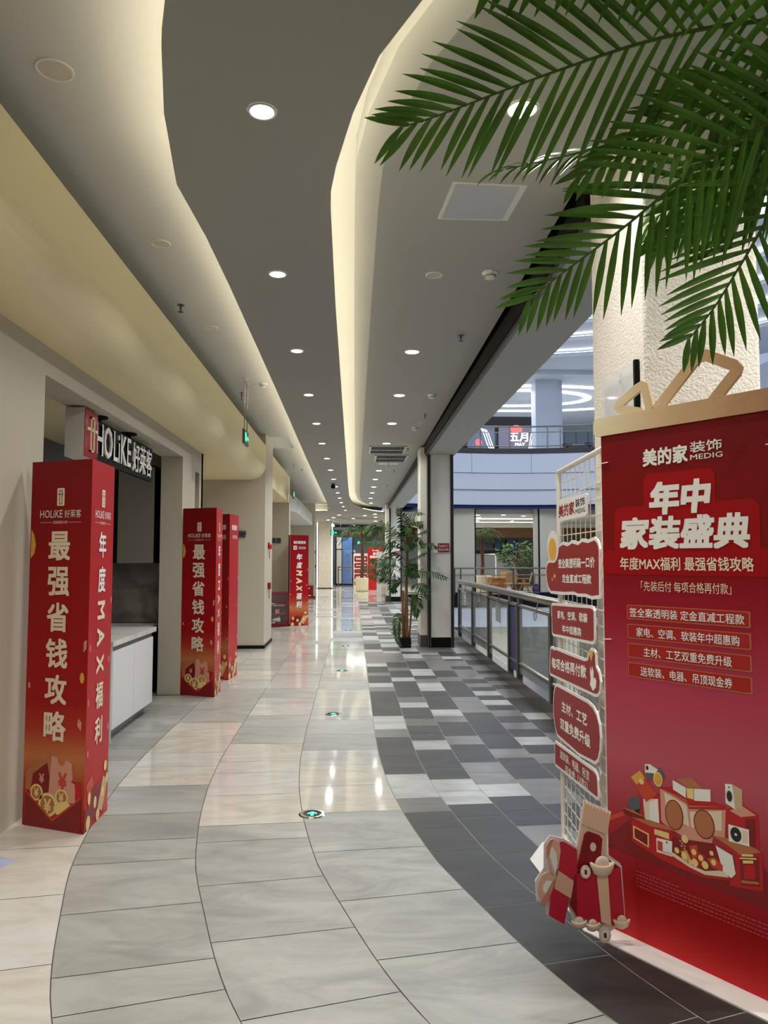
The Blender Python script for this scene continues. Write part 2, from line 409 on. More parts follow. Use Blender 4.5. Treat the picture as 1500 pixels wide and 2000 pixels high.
while vv < 26.2:
    v1 = min(26.2, vv + (.14 if vv < 6.6 else 4))
    a, b_, c_, d_ = fpt(.19, vv, .335), fpt(.19, v1, .335), 0, 0
    xr = 4.0 if v1 < 3.7 else 1.86
    bed.add([(a[0], a[1], -.0011), (xr, a[1], -.0011), (xr, b_[1], -.0011), (b_[0], b_[1], -.0011)], [(0, 1, 2, 3)])
    vv = v1
struct(bed.build('floor_joint_bed', mat('pale_tile_joint', (168, 164, 156), .8)))
struct(fl.build('floor', [M[n] for n in TM]))
sb = MB()
sb.box(-5, 1.9, -8, 46, -.32, -.0025)
sb.box(1.9, 5, -8, 3.7, -.32, -.0025)
struct(sb.build('floor_bed', M['grout']))
# the floor of the cafe across the void
cf = MB(); cf.box(1.9, 16, 30.6, 46, -.45, 0)
struct(cf.build('floor_cafe', M['lower']))
# lower storey seen through the railing
lw = MB(); lw.box(-2, 20, -8, 46, -5.4, -5.2)
struct(lw.build('floor_lower', M['lower']))
stp = MB()
for i in range(9): stp.box(3 + i * .02, 14, 12 + i * 1.9, 12.5 + i * 1.9, -5.2, -5.196)
struct(stp.build('trim_1', M['d_light']))
lwall = MB(); lwall.box(1.9, 16, 34, 34.3, -5.2, -.45); lwall.box(1.2, 1.9, -8, 46, -5.2, -.33)
struct(lwall.build('wall_lower', M['greyshop']))
edge = MB(); edge.box(1.9, 16, 30.45, 30.62, -.5, .02)
struct(edge.build('trim_2', M['black']))
edge2 = MB(); edge2.box(1.9, 16, 30.5, 30.65, -1.3, -.5)
struct(edge2.build('trim_3', M['fascia']))
for i, (x, y) in enumerate([(3.2, 31.2), (6.0, 31.2), (9.0, 31.2), (12.0, 31.2)]):
    cb = MB(); cb.box(x - .4, x + .4, y - .4, y + .4, -4.7, -.5, 0); cb.box(x - .42, x + .42, y - .42, y + .42, -5.2, -4.7, 1)
    struct(cb.build('column_lower', [M['farcol'], M['greyshop']]))
kb = MB(); kb.box(1.86, 1.98, 3.8, 30.5, -.32, .14)
struct(kb.build('trim_4', M['granite']))
kb = MB(); kb.box(1.86, 5, 3.68, 3.8, -.32, .14)
struct(kb.build('trim_5', M['granite']))

# ------------------------------------------------------------------ left side: walls, bulkhead, piers
wl = MB()
X0, X1 = -2.16, -1.92
wl.box(X0, X1, -8, 4.65, 0, 2.86)
wl.box(X0, X1, 4.65, 8.4, 2.645, 2.95)
wl.box(X0, X1, 8.4, 9.06, 0, 2.86); wl.box(X0, X1, 9.3, 9.52, 0, 2.86)
wl.box(X0, X1, 9.06, 9.3, 0, .5); wl.box(X0, X1, 9.06, 9.3, 2.56, 2.86)
wl.box(-3.3, X1, 9.42, 9.52, 0, 2.86)
struct(wl.build('wall_left', M['wall']))
wg = MB(); wg.box(-2.1, -2.06, 9.06, 9.3, .5, 2.56)
struct(wg.build('window_1', M['glass_dark']))
rw = MB(); rw.box(-3.4, -3.2, 9.5, 17.5, 0, 3.62)
struct(rw.build('wall_recess', M['wall']))
bk = MB()
prof = [(-3.4, 2.83), (-1.74, 2.83)] + [(x, z) for x, z in arc(-1.74, 3.09, .26, -90, 0, 12)] + [(-1.48, 3.40), (-1.56, 3.40), (-1.56, 3.2), (-3.4, 3.2)]
bk.sweep(prof, None, -8, 12.58)
struct(bk.build('trim_6', M['bulk'], bevel=0))
pr = MB(); pr.box(-3.3, -1.49, 12.58, 13.72, 0, 3.62)
struct(pr.build('wall_pier', M['wall']))
bb = MB(); bb.box(-2.02, -1.475, 12.565, 13.73, 0, .055)
struct(bb.build('baseboard_pier', M['black']))
h2 = MB(); h2.box(-1.62, -1.49, 13.72, 17.42, 2.8, 3.40); h2.box(-3.3, -1.62, 13.72, 17.3, 2.8, 2.9)
struct(h2.build('trim_7', M['bulk']))
e2 = MB(); e2.box(-3.3, -1.49, 17.3, 17.6, 0, 2.9)
struct(e2.build('wall_shop', M['wall']))
cn = MB(); cn.prism([(-2.7, 17.62), (-1.86, 17.62), (-1.5, 19.6), (-1.5, 27.2), (-2.7, 27.2)], 2.72, 3.12)
struct(cn.build('trim_8', M['ceil']))
fw = MB(); fw.box(-2.6, -2.35, 17.6, 28.4, 0, 3.62); fw.box(-2.6, -1.47, 28.4, 29.1, 0, 3.62); fw.box(-3.2, -2.3, 29.1, 44, 0, 3.62)
struct(fw.build('wall_far_left', M['wall']))
bb = MB(); bb.box(-2.0, -1.455, 28.385, 29.1, 0, .06)
struct(bb.build('baseboard_far', M['black']))
sp = MB(); sp.box(-1.74, -1.08, 37.2, 38, .05, 3.36)
struct(sp.build('wall_pebble', M['pebble']))
bb = MB(); bb.box(-1.75, -1.07, 37.18, 38.02, 0, .05)
struct(bb.build('baseboard_pebble', M['dark']))
# shop interior behind the opening
si = MB()
si.box(-5.0, -4.85, 4.0, 8.9, 0, 3.0); si.box(-4.85, X0, 3.9, 4.0, 0, 3.0)
si.box(-5.0, X0, 8.75, 8.9, 0, 3.0)
struct(si.build('wall_kitchen_shop', M['shopwall']))
sc_ = MB(); sc_.box(-5.0, X0, 3.9, 8.9, 2.95, 3.0); struct(sc_.build('ceiling_kitchen_shop', M['shopwall']))
sf = MB(); sf.box(-5.0, -2.3, 3.9, 8.9, -.05, .001); struct(sf.build('floor_kitchen_shop', M['t_grey2']))

# ------------------------------------------------------------------ ceilings
cl = MB()
for x0, x1, y0, y1 in ((-3.4, 1.24, -8, 12.95), (-3.4, -1.95, 12.95, 14.25), (-1.15, 1.24, 12.95, 14.25), (-3.4, 1.24, 14.25, 46)):
    cl.box(x0, x1, y0, y1, 3.62, 3.72)
cl.box(-2.05, -1.05, 12.85, 14.35, 4.15, 4.2)
for k in range(3):
    d = .05 * k
    cl.box(-1.95 - d, -1.95 - d + .03, 12.95 - d, 14.25 + d, 3.72 + .14 * k, 3.86 + .14 * k); cl.box(-1.18 + d, -1.15 + d, 12.95 - d, 14.25 + d, 3.72 + .14 * k, 3.86 + .14 * k)
    cl.box(-1.95 - d, -1.15 + d, 14.25 + d, 14.28 + d, 3.72 + .14 * k, 3.86 + .14 * k); cl.box(-1.95 - d, -1.15 + d, 12.92 - d, 12.95 - d, 3.72 + .14 * k, 3.86 + .14 * k)
struct(cl.build('ceiling', M['ceil']))
q = MB(); q.box(-1.98, -1.95, 12.97, 14.23, 4.08, 4.1); q.box(-1.95, -1.15, 14.2, 14.23, 4.08, 4.1); q.box(-1.15, -1.12, 12.97, 14.23, 4.08, 4.1)  # strip added to brighten the recess, which is dark without it
tag(q.build('led_strip', M['led_soft']), 'white light strip added to brighten the square ceiling recess beyond the exit sign', 'light strip')
ZC, ZR = 3.35, 3.45
PL = [(.2, -8), (.2, 0), (-.1, 1.0), (-.4, 1.7), (-.555, 2.1), (-.624, 2.38), (-.698, 2.605), (-.791, 3.011), (-.879, 3.607), (-.852, 4.2), (-.845, 4.995), (-.848, 7.598), (-.87, 14.0), (-.88, 24), (-.9, 28), (-1.0, 29.0), (-2.3, 29.3)]
TL = [(1.6, -8), (1.5, 0), (1.1, 1.0), (.66, 1.6), (.43, 1.98), (.225, 2.345), (.09, 2.628), (-.005, 2.979), (-.085, 3.4), (-.118, 3.65), (-.126, 3.9), (-.136, 5.379), (-.136, 7.569), (-.136, 19.0), (-.12, 22.5), (-.02, 25.2), (.12, 26.6), (.4, 28.0), (.8, 29.1), (1.24, 29.8)]
TR = [(1.9, -8), (1.8, 0), (1.3, 1.0), (.83, 1.6), (.56, 2.05), (.308, 2.469), (.174, 2.766), (.064, 3.213), (.012, 3.6), (.004, 4.0), (.003, 5.664), (.008, 7.971), (.03, 14.7), (.05, 22.3), (.14, 24.9), (.28, 26.2), (.55, 27.4), (.9, 28.2), (1.17, 28.6)]
def inset(pl, dx):
    out = []
    for i, (x, y) in enumerate(pl):
        a = pl[max(i - 1, 0)]; b = pl[min(i + 1, len(pl) - 1)]
        tx, ty = b[0] - a[0], b[1] - a[1]; L = math.hypot(tx, ty)
        out.append((x + ty / L * dx, y - tx / L * dx))
    return out
cp = MB(); cp.prism(PL + [(-2.3, 46), (2.6, 46), (2.6, 29.8)] + TL[::-1], ZC, ZC + .035); cp.box(-2.3, -.95, 29.35, 29.4, ZC + .03, 3.62)
for pl_ in (PL[:-1], TL):
    q_ = inset(pl_, .004 if pl_ is TL else -.004); n_ = len(pl_); zl = ZC + (.03 if pl_ is TL else .066)
    cp.add([(x, y, ZC + .03) for x, y in pl_] + [(x, y, zl) for x, y in pl_] + [(x, y, ZC + .03) for x, y in inset(pl_, .006 if pl_ is not TL else -.006)] + [(x, y, zl) for x, y in inset(pl_, .006 if pl_ is not TL else -.006)],
           [f for i in range(n_ - 1) for f in ((i, i + 1, n_ + i + 1, n_ + i), (2 * n_ + i, 3 * n_ + i, 3 * n_ + i + 1, 2 * n_ + i + 1), (n_ + i, n_ + i + 1, 3 * n_ + i + 1, 3 * n_ + i))])
struct(cp.build('ceiling_centre', M['ceil_centre'], fix=False))
TRi = inset(TR, .13)
rc = MB(); rc.prism(TRi + [(1.17, 3.8), (3.6, 3.7), (3.6, -8)], ZR, 3.62)
n_ = len(TR)
rc.add([(x, y, ZR) for x, y in TRi] + [(x, y, ZR + .045) for x, y in TR] + [(x, y, 3.62) for x, y in TR], [f for i in range(n_ - 1) for f in ((i, i + 1, n_ + i + 1, n_ + i), (n_ + i, n_ + i + 1, 2 * n_ + i + 1, 2 * n_ + i))])
struct(rc.build('ceiling_right', mat('ceiling_right_paint', (176, 176, 169), .85)))
def strip(name, pl, z, label, m, w=.02, h=.014):
    q = MB(); a = inset(pl, -w / 2); b = inset(pl, w / 2); n = len(pl)
    vs = [(x, y, z) for x, y in a] + [(x, y, z) for x, y in b] + [(x, y, z + h) for x, y in a] + [(x, y, z + h) for x, y in b]
    fs = []
    for i in range(n - 1):
        fs += [(i, i + 1, n + i + 1, n + i), (2 * n + i, 3 * n + i, 3 * n + i + 1, 2 * n + i + 1), (i, 2 * n + i, 2 * n + i + 1, i + 1), (n + i, n + i + 1, 3 * n + i + 1, 3 * n + i)]
    q.add(vs, fs)
    return tag(q.build(name, m), label, 'light strip')
strip('led_strip', inset([(.2, -7.9)] + PL[1:15], .05), ZC + .036, 'warm LED strip hidden on the shopfront edge of the dark centre ceiling panel', M['led'])
strip('led_strip', inset([(1.6, -7.9)] + TL[1:20], -.05), ZC + .036, 'warm LED strip hidden in the curving light trough over the middle of the corridor', M['led'])
q = MB(); q.box(-2.2, -1.02, 29.18, 29.2, ZC + .036, ZC + .05); tag(q.build('led_strip', M['led']), 'short warm added LED strip lighting the far end of the ceiling cove over the shopfronts', 'light strip')  # strip added to light the dark end of the cove
# beam along the atrium with its black shadow gap
bm_ = MB(); bm_.box(1.255, 1.74, 3.79, 30.2, 3.28, 5.86)
struct(bm_.build('beam_atrium', mat('beam_paint', (176, 175, 167), .7)))
bs = MB(); bs.box(1.225, 1.255, 3.79, 26.6, 3.31, 3.72); bs.box(1.17, 1.225, 3.79, 26.6, 3.68, 3.72)
struct(bs.build('trim_9', M['black']))
bl = MB(); bl.box(1.24, 1.27, 3.79, 26.6, 3.268, 3.31)
struct(bl.build('trim_10', M['post']))
# back of the corridor behind the viewer
ew = MB(); ew.box(-3.4, 5, -8.2, -8, 0, 3.7); ew.box(4.8, 5, -8, 3.7, 0, 3.7)
struct(ew.build('wall_back', M['wall']))

# ------------------------------------------------------------------ columns on the right
pp = MB(); pp.prism(rrect(1.25, 1.765, 3.1, 3.79, .02, 3), 0, 3.62)
struct(pp.build('column_plaster', M['plaster']))
def shutter_column(Y, dep, name):
    q = MB()
    q.box(1.285, 1.7, Y + .012, Y + dep, .17, 3.3, 0)
    q.box(1.295, 1.69, Y + .02, Y + dep - .02, 0, .17, 1)
    for x0, x1 in ((1.262, 1.282), (1.298, 1.318), (1.655, 1.675), (1.69, 1.71)): q.box(x0, x1, Y - .012, Y + .06, 0, 3.3, 2)
    for x0, x1 in ((1.282, 1.298), (1.675, 1.69)): q.box(x0, x1, Y + .0, Y + .06, 0, 3.3, 1)
    q.box(1.15, 1.262, Y + .1, Y + dep, .2, 3.42, 0); q.box(1.145, 1.262, Y + .09, Y + dep, 0, .2, 3)
    return struct(q.build(name, [M['panel'], M['black'], M['post'], M['post']]))
shutter_column(12.6, .62, 'column_shutter')
shutter_column(26.05, .9, 'column_shutter_far')
for (Y, w, lab) in ((12.58, 1, 'red no-storage notice on the nearer cream column beside the bushy palm'), (26.03, 1, 'red notice on the farther cream column behind the palm fronds')):
    t = thing('notice_sign', lab, 'sign', M=FR((1.36, Y, 1.6), (1, 0, 0)))
    q = MB(); q.box(0, .275, 0, .165, 0, .006); q.build('backing', M['board'], t)
    q = MB(); q.box(.075, .27, .006, .16, .006, .009); q.build('panel', M['sign_red'], t, M=None)
    txt(t, '防火卷帘门下', .09, .255, .09, .135, M['letter'], .010); txt(t, '禁止站人堆物', .09, .255, .03, .075, M['letter'], .010)
    q = MB(); q.lathe([(.03, 0), (.03, .002)], 20, cx=.038, cy=.085, cz=.0065); q.build('symbol', M['red'], t)

# ------------------------------------------------------------------ downlights and ceiling fittings
def downlight(x, y, z, label, on=True, r=.05, group=None, lightless=False, power=None):
    t = thing('downlight', label, 'ceiling light', (x, y, z), group=group)
    q = MB(); n = 24
    q.lathe([(r, -.0005), (r, -.005), (r + .009, -.005), (r + .011, -.0005)], n, ring=True); q.build('rim', M['white'], t, smooth=False)
    q = MB(); q.lathe([(r, -.003), (r, -.001)] if on else [(r, -.002), (r * .8, -.0012)], n); q.build('lens', M['lamp'] if on else M['offlamp'], t)
    if on and not lightless:
        area('lamp', (0, 0, -.012), .1, power or P_DOWN, (1, .985, .94), shape='DISK', spread=150, parent=t)
    return t
ORD = ['nearest', 'second', 'third', 'fourth', 'fifth', 'sixth', 'seventh', 'eighth', 'ninth', 'tenth', 'eleventh', 'twelfth', 'thirteenth', 'fourteenth', 'fifteenth', 'sixteenth', 'seventeenth', 'eighteenth']
r1 = [(-.382, 2.984), (-.497, 4.752), (-.506, 6.544), (-.508, 8.328), (-.509, 10.115), (-.506, 11.884), (-.49, 13.68), (-.48, 15.47), (-.46, 17.26), (-.45, 19.05), (-.44, 20.85), (-.42, 22.65), (-.40, 24.5), (-.36, 26.4), (-.3, 28.4)]
for i, (x, y) in enumerate(r1):
    downlight(x, y, ZC, f'lit downlight on the dark centre ceiling panel, {ORD[i]} of its row from the viewer', group='downlights on the centre ceiling panel')
r2 = [(.729, 3.083), (.551, 6.887), (.546, 8.761), (.555, 10.62), (.56, 12.481), (.56, 14.42), (.564, 16.372), (.538, 18.185), (.554, 20.148), (.557, 21.95), (.559, 23.931), (.62, 26.0)]
for i, (x, y) in enumerate(r2):
    downlight(x, y, ZR, f'lit downlight on the ceiling beside the atrium beam, {ORD[i]} of its row from the viewer', r=.062, group='downlights beside the atrium beam')
downlight(.552, 4.983, ZR, 'unlit downlight on the ceiling near the square smoke detector', False, .05)
downlight(.963, 10.54, ZR, 'small unlit downlight beside the atrium beam before the vent grilles', False, .04)
for i, (x, y) in enumerate([(-1.301, 3.156), (-1.301, 4.938), (-1.312, 6.767), (-1.3, 10.4), (-1.3, 12.2)]):
    downlight(x, y, 3.62, f'unlit cream downlight on the upper ceiling over the shopfronts, {ORD[i]} of its row', False, .07 if i == 0 else .055, group='unlit downlights over the shopfronts')
for i, (x, y) in enumerate([(-.6, 31.5), (.5, 32.0), (-.9, 33.6), (0, 34.2), (1.0, 33.2), (-1.2, 35.6), (1.1, 36.6), (.9, 30.9)]):
    downlight(x, y, ZC, 'small lit downlight scattered on the far end ceiling beyond the light trough', r=.08, group='far end downlights')
for i, (x, y) in enumerate([(-.3, .8), (-.3, -1.2), (-.3, -3.4), (.9, -.5), (.9, -3.0), (2.7, 1.0), (2.35, 2.3)]):
    downlight(x, y, ZC if x < 0 else ZR, 'unseen lit downlight behind or beside the viewer', power=P_DOWN * (2.6 if x > 2 else 1.05), group='unseen downlights behind or beside the viewer')  # out of view; the stronger pair at right is added to brighten the plaster column
def sprinkler(x, y, z, label, drop=.05):
    t = thing('sprinkler', label, 'sprinkler', (x, y, z))
    q = MB(); q.lathe([(.03, -.004), (.03, 0)], 18); q.build('plate', M['chrome'], t)
    q = MB(); q.tube([(0, 0, -.003), (0, 0, -drop * .6)], .009); q.tube([(0, -.012, -drop * .6), (0, -.012, -drop)], .003, 6); q.tube([(0, .012, -drop * .6), (0, .012, -drop)], .003, 6); q.build('pipe', M['post'], t)
    q = MB(); q.lathe([(.022, -drop - .003), (.022, -drop)], 16); q.build('deflector', M['post'], t)
def detector(x, y, z, label):
    t = thing('smoke_detector', label, 'smoke detector', (x, y, z))
    q = MB(); q.lathe([(.045, -.018), (.055, -.012), (.055, 0)], 8); q.build('base', M['white'], t)
    q = MB(); q.lathe([(.018, -.048), (.036, -.042), (.042, -.026), (.042, -.018)], 20); q.build('chamber', M['white'], t, smooth=True)
    q = MB(); q.lathe([(.0425, -.032), (.0425, -.028)], 20); q.build('slot', M['dark'], t)
sprinkler(.936, 6.355, ZR, 'sprinkler head on the ceiling nearest the black shadow gap')
sprinkler(.965, 9.912, ZR, 'second sprinkler along the atrium beam, between two smoke detectors')
sprinkler(.963, 12.99, ZR, 'sprinkler beside the dark vent grilles')
sprinkler(.9, 16.3, ZR, 'far sprinkler past the vent grilles')
sprinkler(.9, 19.6, ZR, 'farthest sprinkler along the atrium beam')
sprinkler(-1.448, 6.159, 3.62, 'dark sprinkler on the upper ceiling between two unlit downlights', .06)
sprinkler(-1.432, 9.459, 3.62, 'sprinkler beside the hanging exit sign', .09)
detector(.928, 4.922, ZR, 'white smoke detector beside the unlit downlight, nearest of its row')
detector(.929, 8.717, ZR, 'white smoke detector before the second sprinkler along the atrium beam')
detector(.911, 10.94, ZR, 'smoke detector in line with the vent grilles')
detector(.72, 15.6, ZR, 'smoke detector just beyond the second vent grille')
detector(-1.1, 8.95, 3.62, 'cream smoke detector behind the rods of the exit sign')
detector(-1.2, 17.6, 3.62, 'smoke detector over the far exit sign')
t = thing('access_hatch', 'square grey access panel set in the ceiling under the palm fronds', 'access panel', (0, 0, ZR))
q = MB(); q.prism([(.512, 3.716), (.906, 3.737), (.885, 4.14), (.48, 4.136)], -.004, 0); q.build('frame', M['white'], t)
q = MB(); q.prism([(.527, 3.73), (.868, 3.748), (.85, 4.12), (.5, 4.118)], -.008, -.004); q.build('panel', M['hatch'], t)
for (x0, x1, y0, y1, lab) in ((.28, .93, 12.75, 13.68, 'dark slatted air vent in the ceiling, nearer of two'), (.41, 1.04, 13.87, 14.85, 'dark slatted air vent in the ceiling, farther of two')):
    t = thing('ceiling_vent', lab, 'air vent', (0, 0, ZR))
    q = MB(); q.box(x0, x1, y0, y1, -.006, -.001); q.build('backing', M['black'], t)
    q = MB(); q.box(x0, x1, y0, y0 + .03, -.012, 0); q.box(x0, x1, y1 - .03, y1, -.012, 0); q.box(x0, x0 + .03, y0, y1, -.012, 0); q.box(x1 - .03, x1, y0, y1, -.012, 0); q.box(x0, x1, (y0 + y1) / 2 - .02, (y0 + y1) / 2 + .02, -.0125, -.004); q.build('frame', M['white'], t)
    q = MB()
    n = 18
    for i in range(n): xx = x0 + .04 + (x1 - x0 - .08) * i / (n - 1); q.box(xx - .0035, xx + .0035, y0 + .03, y1 - .03, -.012, -.006)
    q.build('grille', M['grille'], t)
t = thing('ceiling_speaker_plate', 'small white plate in the ceiling past the vent grilles', 'ceiling plate', (.72, 15.1, ZR))
q = MB(); q.box(-.2, -.02, -.05, .2, -.005, 0); q.build('panel', M['white'], t); q = MB(); q.box(.02, .2, -.05, .2, -.005, 0); q.build('panel', M['white'], t)
t = thing('security_camera', 'small dark dome camera under the centre ceiling panel', 'camera', (-.5, 18.3, ZC))
q = MB(); q.lathe([(.06, -.01), (.06, 0)], 16); q.build('base', M['dark'], t); q = MB(); q.lathe([(.01, -.13), (.05, -.11), (.06, -.07), (.03, -.03), (.02, -.01)], 16); q.build('dome', M['black'], t, smooth=True)
t = thing('security_camera', 'white bullet camera hanging at the far end above the exit sign', 'camera', (-1.0, 36.0, ZC))
q = MB(); q.tube([(0, 0, 0), (0, 0, -.22)], .02); q.build('bracket', M['white'], t); q = MB(); q.tube([(-.02, .1, -.22), (.05, -.22, -.27)], .06, 12); q.build('housing', M['white'], t)
def exit_sign(x, y, ztop, label, size=(.34, .165), d=(0, 1, 0), zc=3.62, rods=True):
    t = thing('exit_sign', label, 'exit sign', M=FR((x, y, ztop - size[1]), d))
    w, h = size
    q = MB(); q.box(0, w, 0, h, -.012, .012); q.build('case', M['post'], t)
    q = MB(); q.box(.012, w - .012, .012, h - .012, .012, .014); q.build('face', M['green_dark'], t)
    q = MB(); q.flat([(.05, .035), (.15, .035), (.15, h - .03), (.05, h - .03)], .0155); q.flat([(.2, h * .5 - .015), (.27, h * .5 - .015), (.27, h * .5 - .04), (.31, h * .5), (.27, h * .5 + .04), (.27, h * .5 + .015), (.2, h * .5 + .015)], .0155); q.build('symbol', M['green'], t)
    if rods:
        for xx in (.06, w - .06):
            q = MB(); q.tube([(xx, h, 0), (xx, h + zc - ztop - .001, 0)], .006, 8); q.build('rod', M['chrome'], t)
            q = MB(); q.lathe([(.03, 0), (.02, .02)], 14, cx=xx, cy=h + zc - ztop - .02, axis='y'); q.build('rose', M['white'], t)
    return t
exit_sign(-1.28, 8.62, 3.01, 'green exit sign hanging on two rods before the cream bulkhead, nearer to the viewer')
exit_sign(-1.36, 16.7, 3.04, 'green exit sign hanging farther along, over the red pillar banner', (.36, .18))
exit_sign(-1.12, 36.6, 2.9, 'green exit sign hanging at the far end beside the pebble wall', (.55, .26), (1, 0, 0), ZC)
exit_sign(.2, 42.0, 2.5, 'dim green exit sign deep in the far lobby', (.4, .2), (1, 0, 0), ZC)

# ------------------------------------------------------------------ floor exit lights
def floor_light(x, y, label):
    t = thing('floor_exit_light', label, 'floor light', (x, y, 0), group='round exit markers set in the floor')
    q = MB(); q.lathe([(.055, .0005), (.055, .005), (.072, .005), (.08, .0005)], 32, ring=True); q.build('ring', M['chrome'], t)
    q = MB(); q.lathe([(.055, 0), (.055, .003)], 32); q.build('glass', M['glass_dark'], t)
    q = MB(); q.flat([(-.009, -.036), (.009, -.036), (.009, 0), (.026, -.012), (.028, .006), (0, .034), (-.028, .006), (-.026, -.012), (-.009, 0)], .0045); q.build('arrow', M['green'], t)
for (x, y), l in zip([(-.237, 4.484), (-.188, 7.291), (-.146, 10.08), (-.13, 12.9), (-.1, 15.7), (-.09, 18.5)], ORD):
    floor_light(x, y, f'steel ringed green arrow marker in the pale floor, {l} from the viewer')

# ------------------------------------------------------------------ pillar banners
BRED = ramp_mat('banner_red_print', [(0, (160, 20, 22)), (.12, (190, 70, 44)), (.19, (206, 128, 78)), (.26, (190, 60, 44)), (.34, (178, 18, 24)), (.7, (160, 10, 16)), (1, (136, 8, 12))], 2)
BRED2 = ramp_mat('banner_red_print_side', [(0, (190, 30, 34)), (.25, (196, 34, 44)), (.6, (190, 24, 34)), (1, (176, 22, 32))], 2)
def envelope_art(root, F, w):
    q = MB(); s = w / .43
    P = lambda pts: [(x * s, y) for x, y in pts]
    q.flat(P([(.02, .0), (.41, .0), (.41, .27), (.02, .3)]), .0015, 0)
    q.flat(P([(.02, .3), (.2, .41), (.21, .3), (.1, .2), (.02, .2)]), .0018, 2)
    q.flat(P([(.07, .29), (.17, .36), (.21, .2), (.05, .16)]), .0021, 1)
    q.flat(P([(.2, .4), (.24, .395), (.25, .365), (.27, .35), (.29, .36), (.3, .385), (.34, .37), (.35, .29), (.34, .27), (.365, .26), (.37, .16), (.18, .14)]), .0024, 4)
    for cx, cy, r in ((.1, .19, .046), (.275, .18, .046), (.18, .13, .066)):
        q.flat(circ(cx * s, cy, r), .0027, 3); q.flat(circ(cx * s, cy, r * .76), .003, 2)
    q.flat(P([(.22, .12), (.24, .085), (.3, .09), (.35, .14), (.31, .165), (.25, .15)]), .0031, 3)
    q.flat(P([(.02, 0), (.41, 0), (.41, .19), (.215, .05), (.02, .19)]), .0034, 6)
    q.flat(P([(.02, .197), (.02, .187), (.215, .043), (.41, .187), (.41, .197), (.215, .055)]), .0037, 5)
    q.build('artwork_print', [M['red'], M['red_dark'], M['copper'], M['gold_lt'], M['pink'], M['orange_red'], M['red_dark']], root, M=F)
    for x, y, h, m in ((.1, .19, .05, 'gold_lt'), (.275, .18, .05, 'gold_lt'), (.18, .125, .08, 'gold_lt'), (.28, .27, .09, 'orange_red'), (.135, .27, .055, 'pink')):
        txt(root, '¥', (x - h * .33) * s, (x + h * .33) * s, y - h / 2, y + h / 2, M[m], .0042, .02, M=F)
def packets_art(root, F, w, k=1.0):
    q = MB(); s = w / .4
    def pk(cx, cy, hw, hh, a, mi, z):
        ca, sa = math.cos(R(a)), math.sin(R(a))
        q.flat([((cx + x * ca - y * sa) * s, cy + x * sa + y * ca) for x, y in ((-hw, -hh), (hw, -hh), (hw, hh), (-hw, hh))], z, mi)
    pk(.09, .2, .05, .075, 20, 0, .0018); pk(.17, .12, .07, .09, -6, 1, .0021); pk(.3, .13, .045, .09, -28, 3, .0024); pk(.35, .1, .04, .09, 8, 0, .002)
    pk(.05, .06, .05, .06, -8, 1, .0022)
    for cx, cy, rx, ry in ((.07, .17, .024, .034), (.17, .12, .024, .034), (.3, .14, .022, .03), (.06, .04, .034, .04), (.22, .035, .03, .034), (.34, .28, .026, .03), (.37, .2, .02, .03)):
        q.flat(circ(cx * s, cy, rx * s, ry, 16), .003, 2)
    for cx, cy, a in ((.03, .42, .3), (.37, .5, -.4), (.02, .7, .2), (.36, .9, .5), (.38, 1.25, .1), (.03, 1.0, .4)):
        q.flat([(cx * s - .006, cy - .02), (cx * s + .012, cy - .012), (cx * s + .008, cy + .022), (cx * s - .008, cy + .014)], .002, 4)
    q.build('artwork_print', [M['orange_red'], M['red_dark'], M['gold_lt'], M['cream_dark'], M['pink']], root, M=F)
def holike_head(root, F, w, zt, sc=1.0):
    cx = w * .5
    q = MB(); q.flat(rrect(cx - .027 * sc, cx + .027 * sc, zt - .26, zt - .158, .008), .002, 0)
    for x0, x1, y0, y1 in ((-.011, -.007, -.247, -.17), (.007, .011, -.247, -.17), (-.011, .011, -.174, -.17), (-.011, .011, -.25, -.246), (-.021, .021, -.196, -.192)):
        q.flat([(cx + x0 * sc, zt + y0), (cx + x1 * sc, zt + y0), (cx + x1 * sc, zt + y1), (cx + x0 * sc, zt + y1)], .0028, 1)
    q.build('emblem', [M['letter_cream'], M['deep_red']], root, M=F)
    txt(root, 'HOLiKE', w * .16, w * .535, zt - .327, zt - .283, M['letter'], .0025, 0, M=F)
    txt(root, '好莱客', w * .57, w * .84, zt - .328, zt - .283, M['letter'], .0025, 0, M=F)
    txt(root, '定制家居大师', w * .38, w * .62, zt - .362, zt - .345, M['letter_cream'], .0025, 0, M=F)
    q = MB(); q.box(w * .16, w * .36, zt - .355, zt - .353, .001, .002); q.box(w * .64, w * .84, zt - .355, zt - .353, .001, .002); q.build('rule_print', M['letter_cream'], root, M=F)
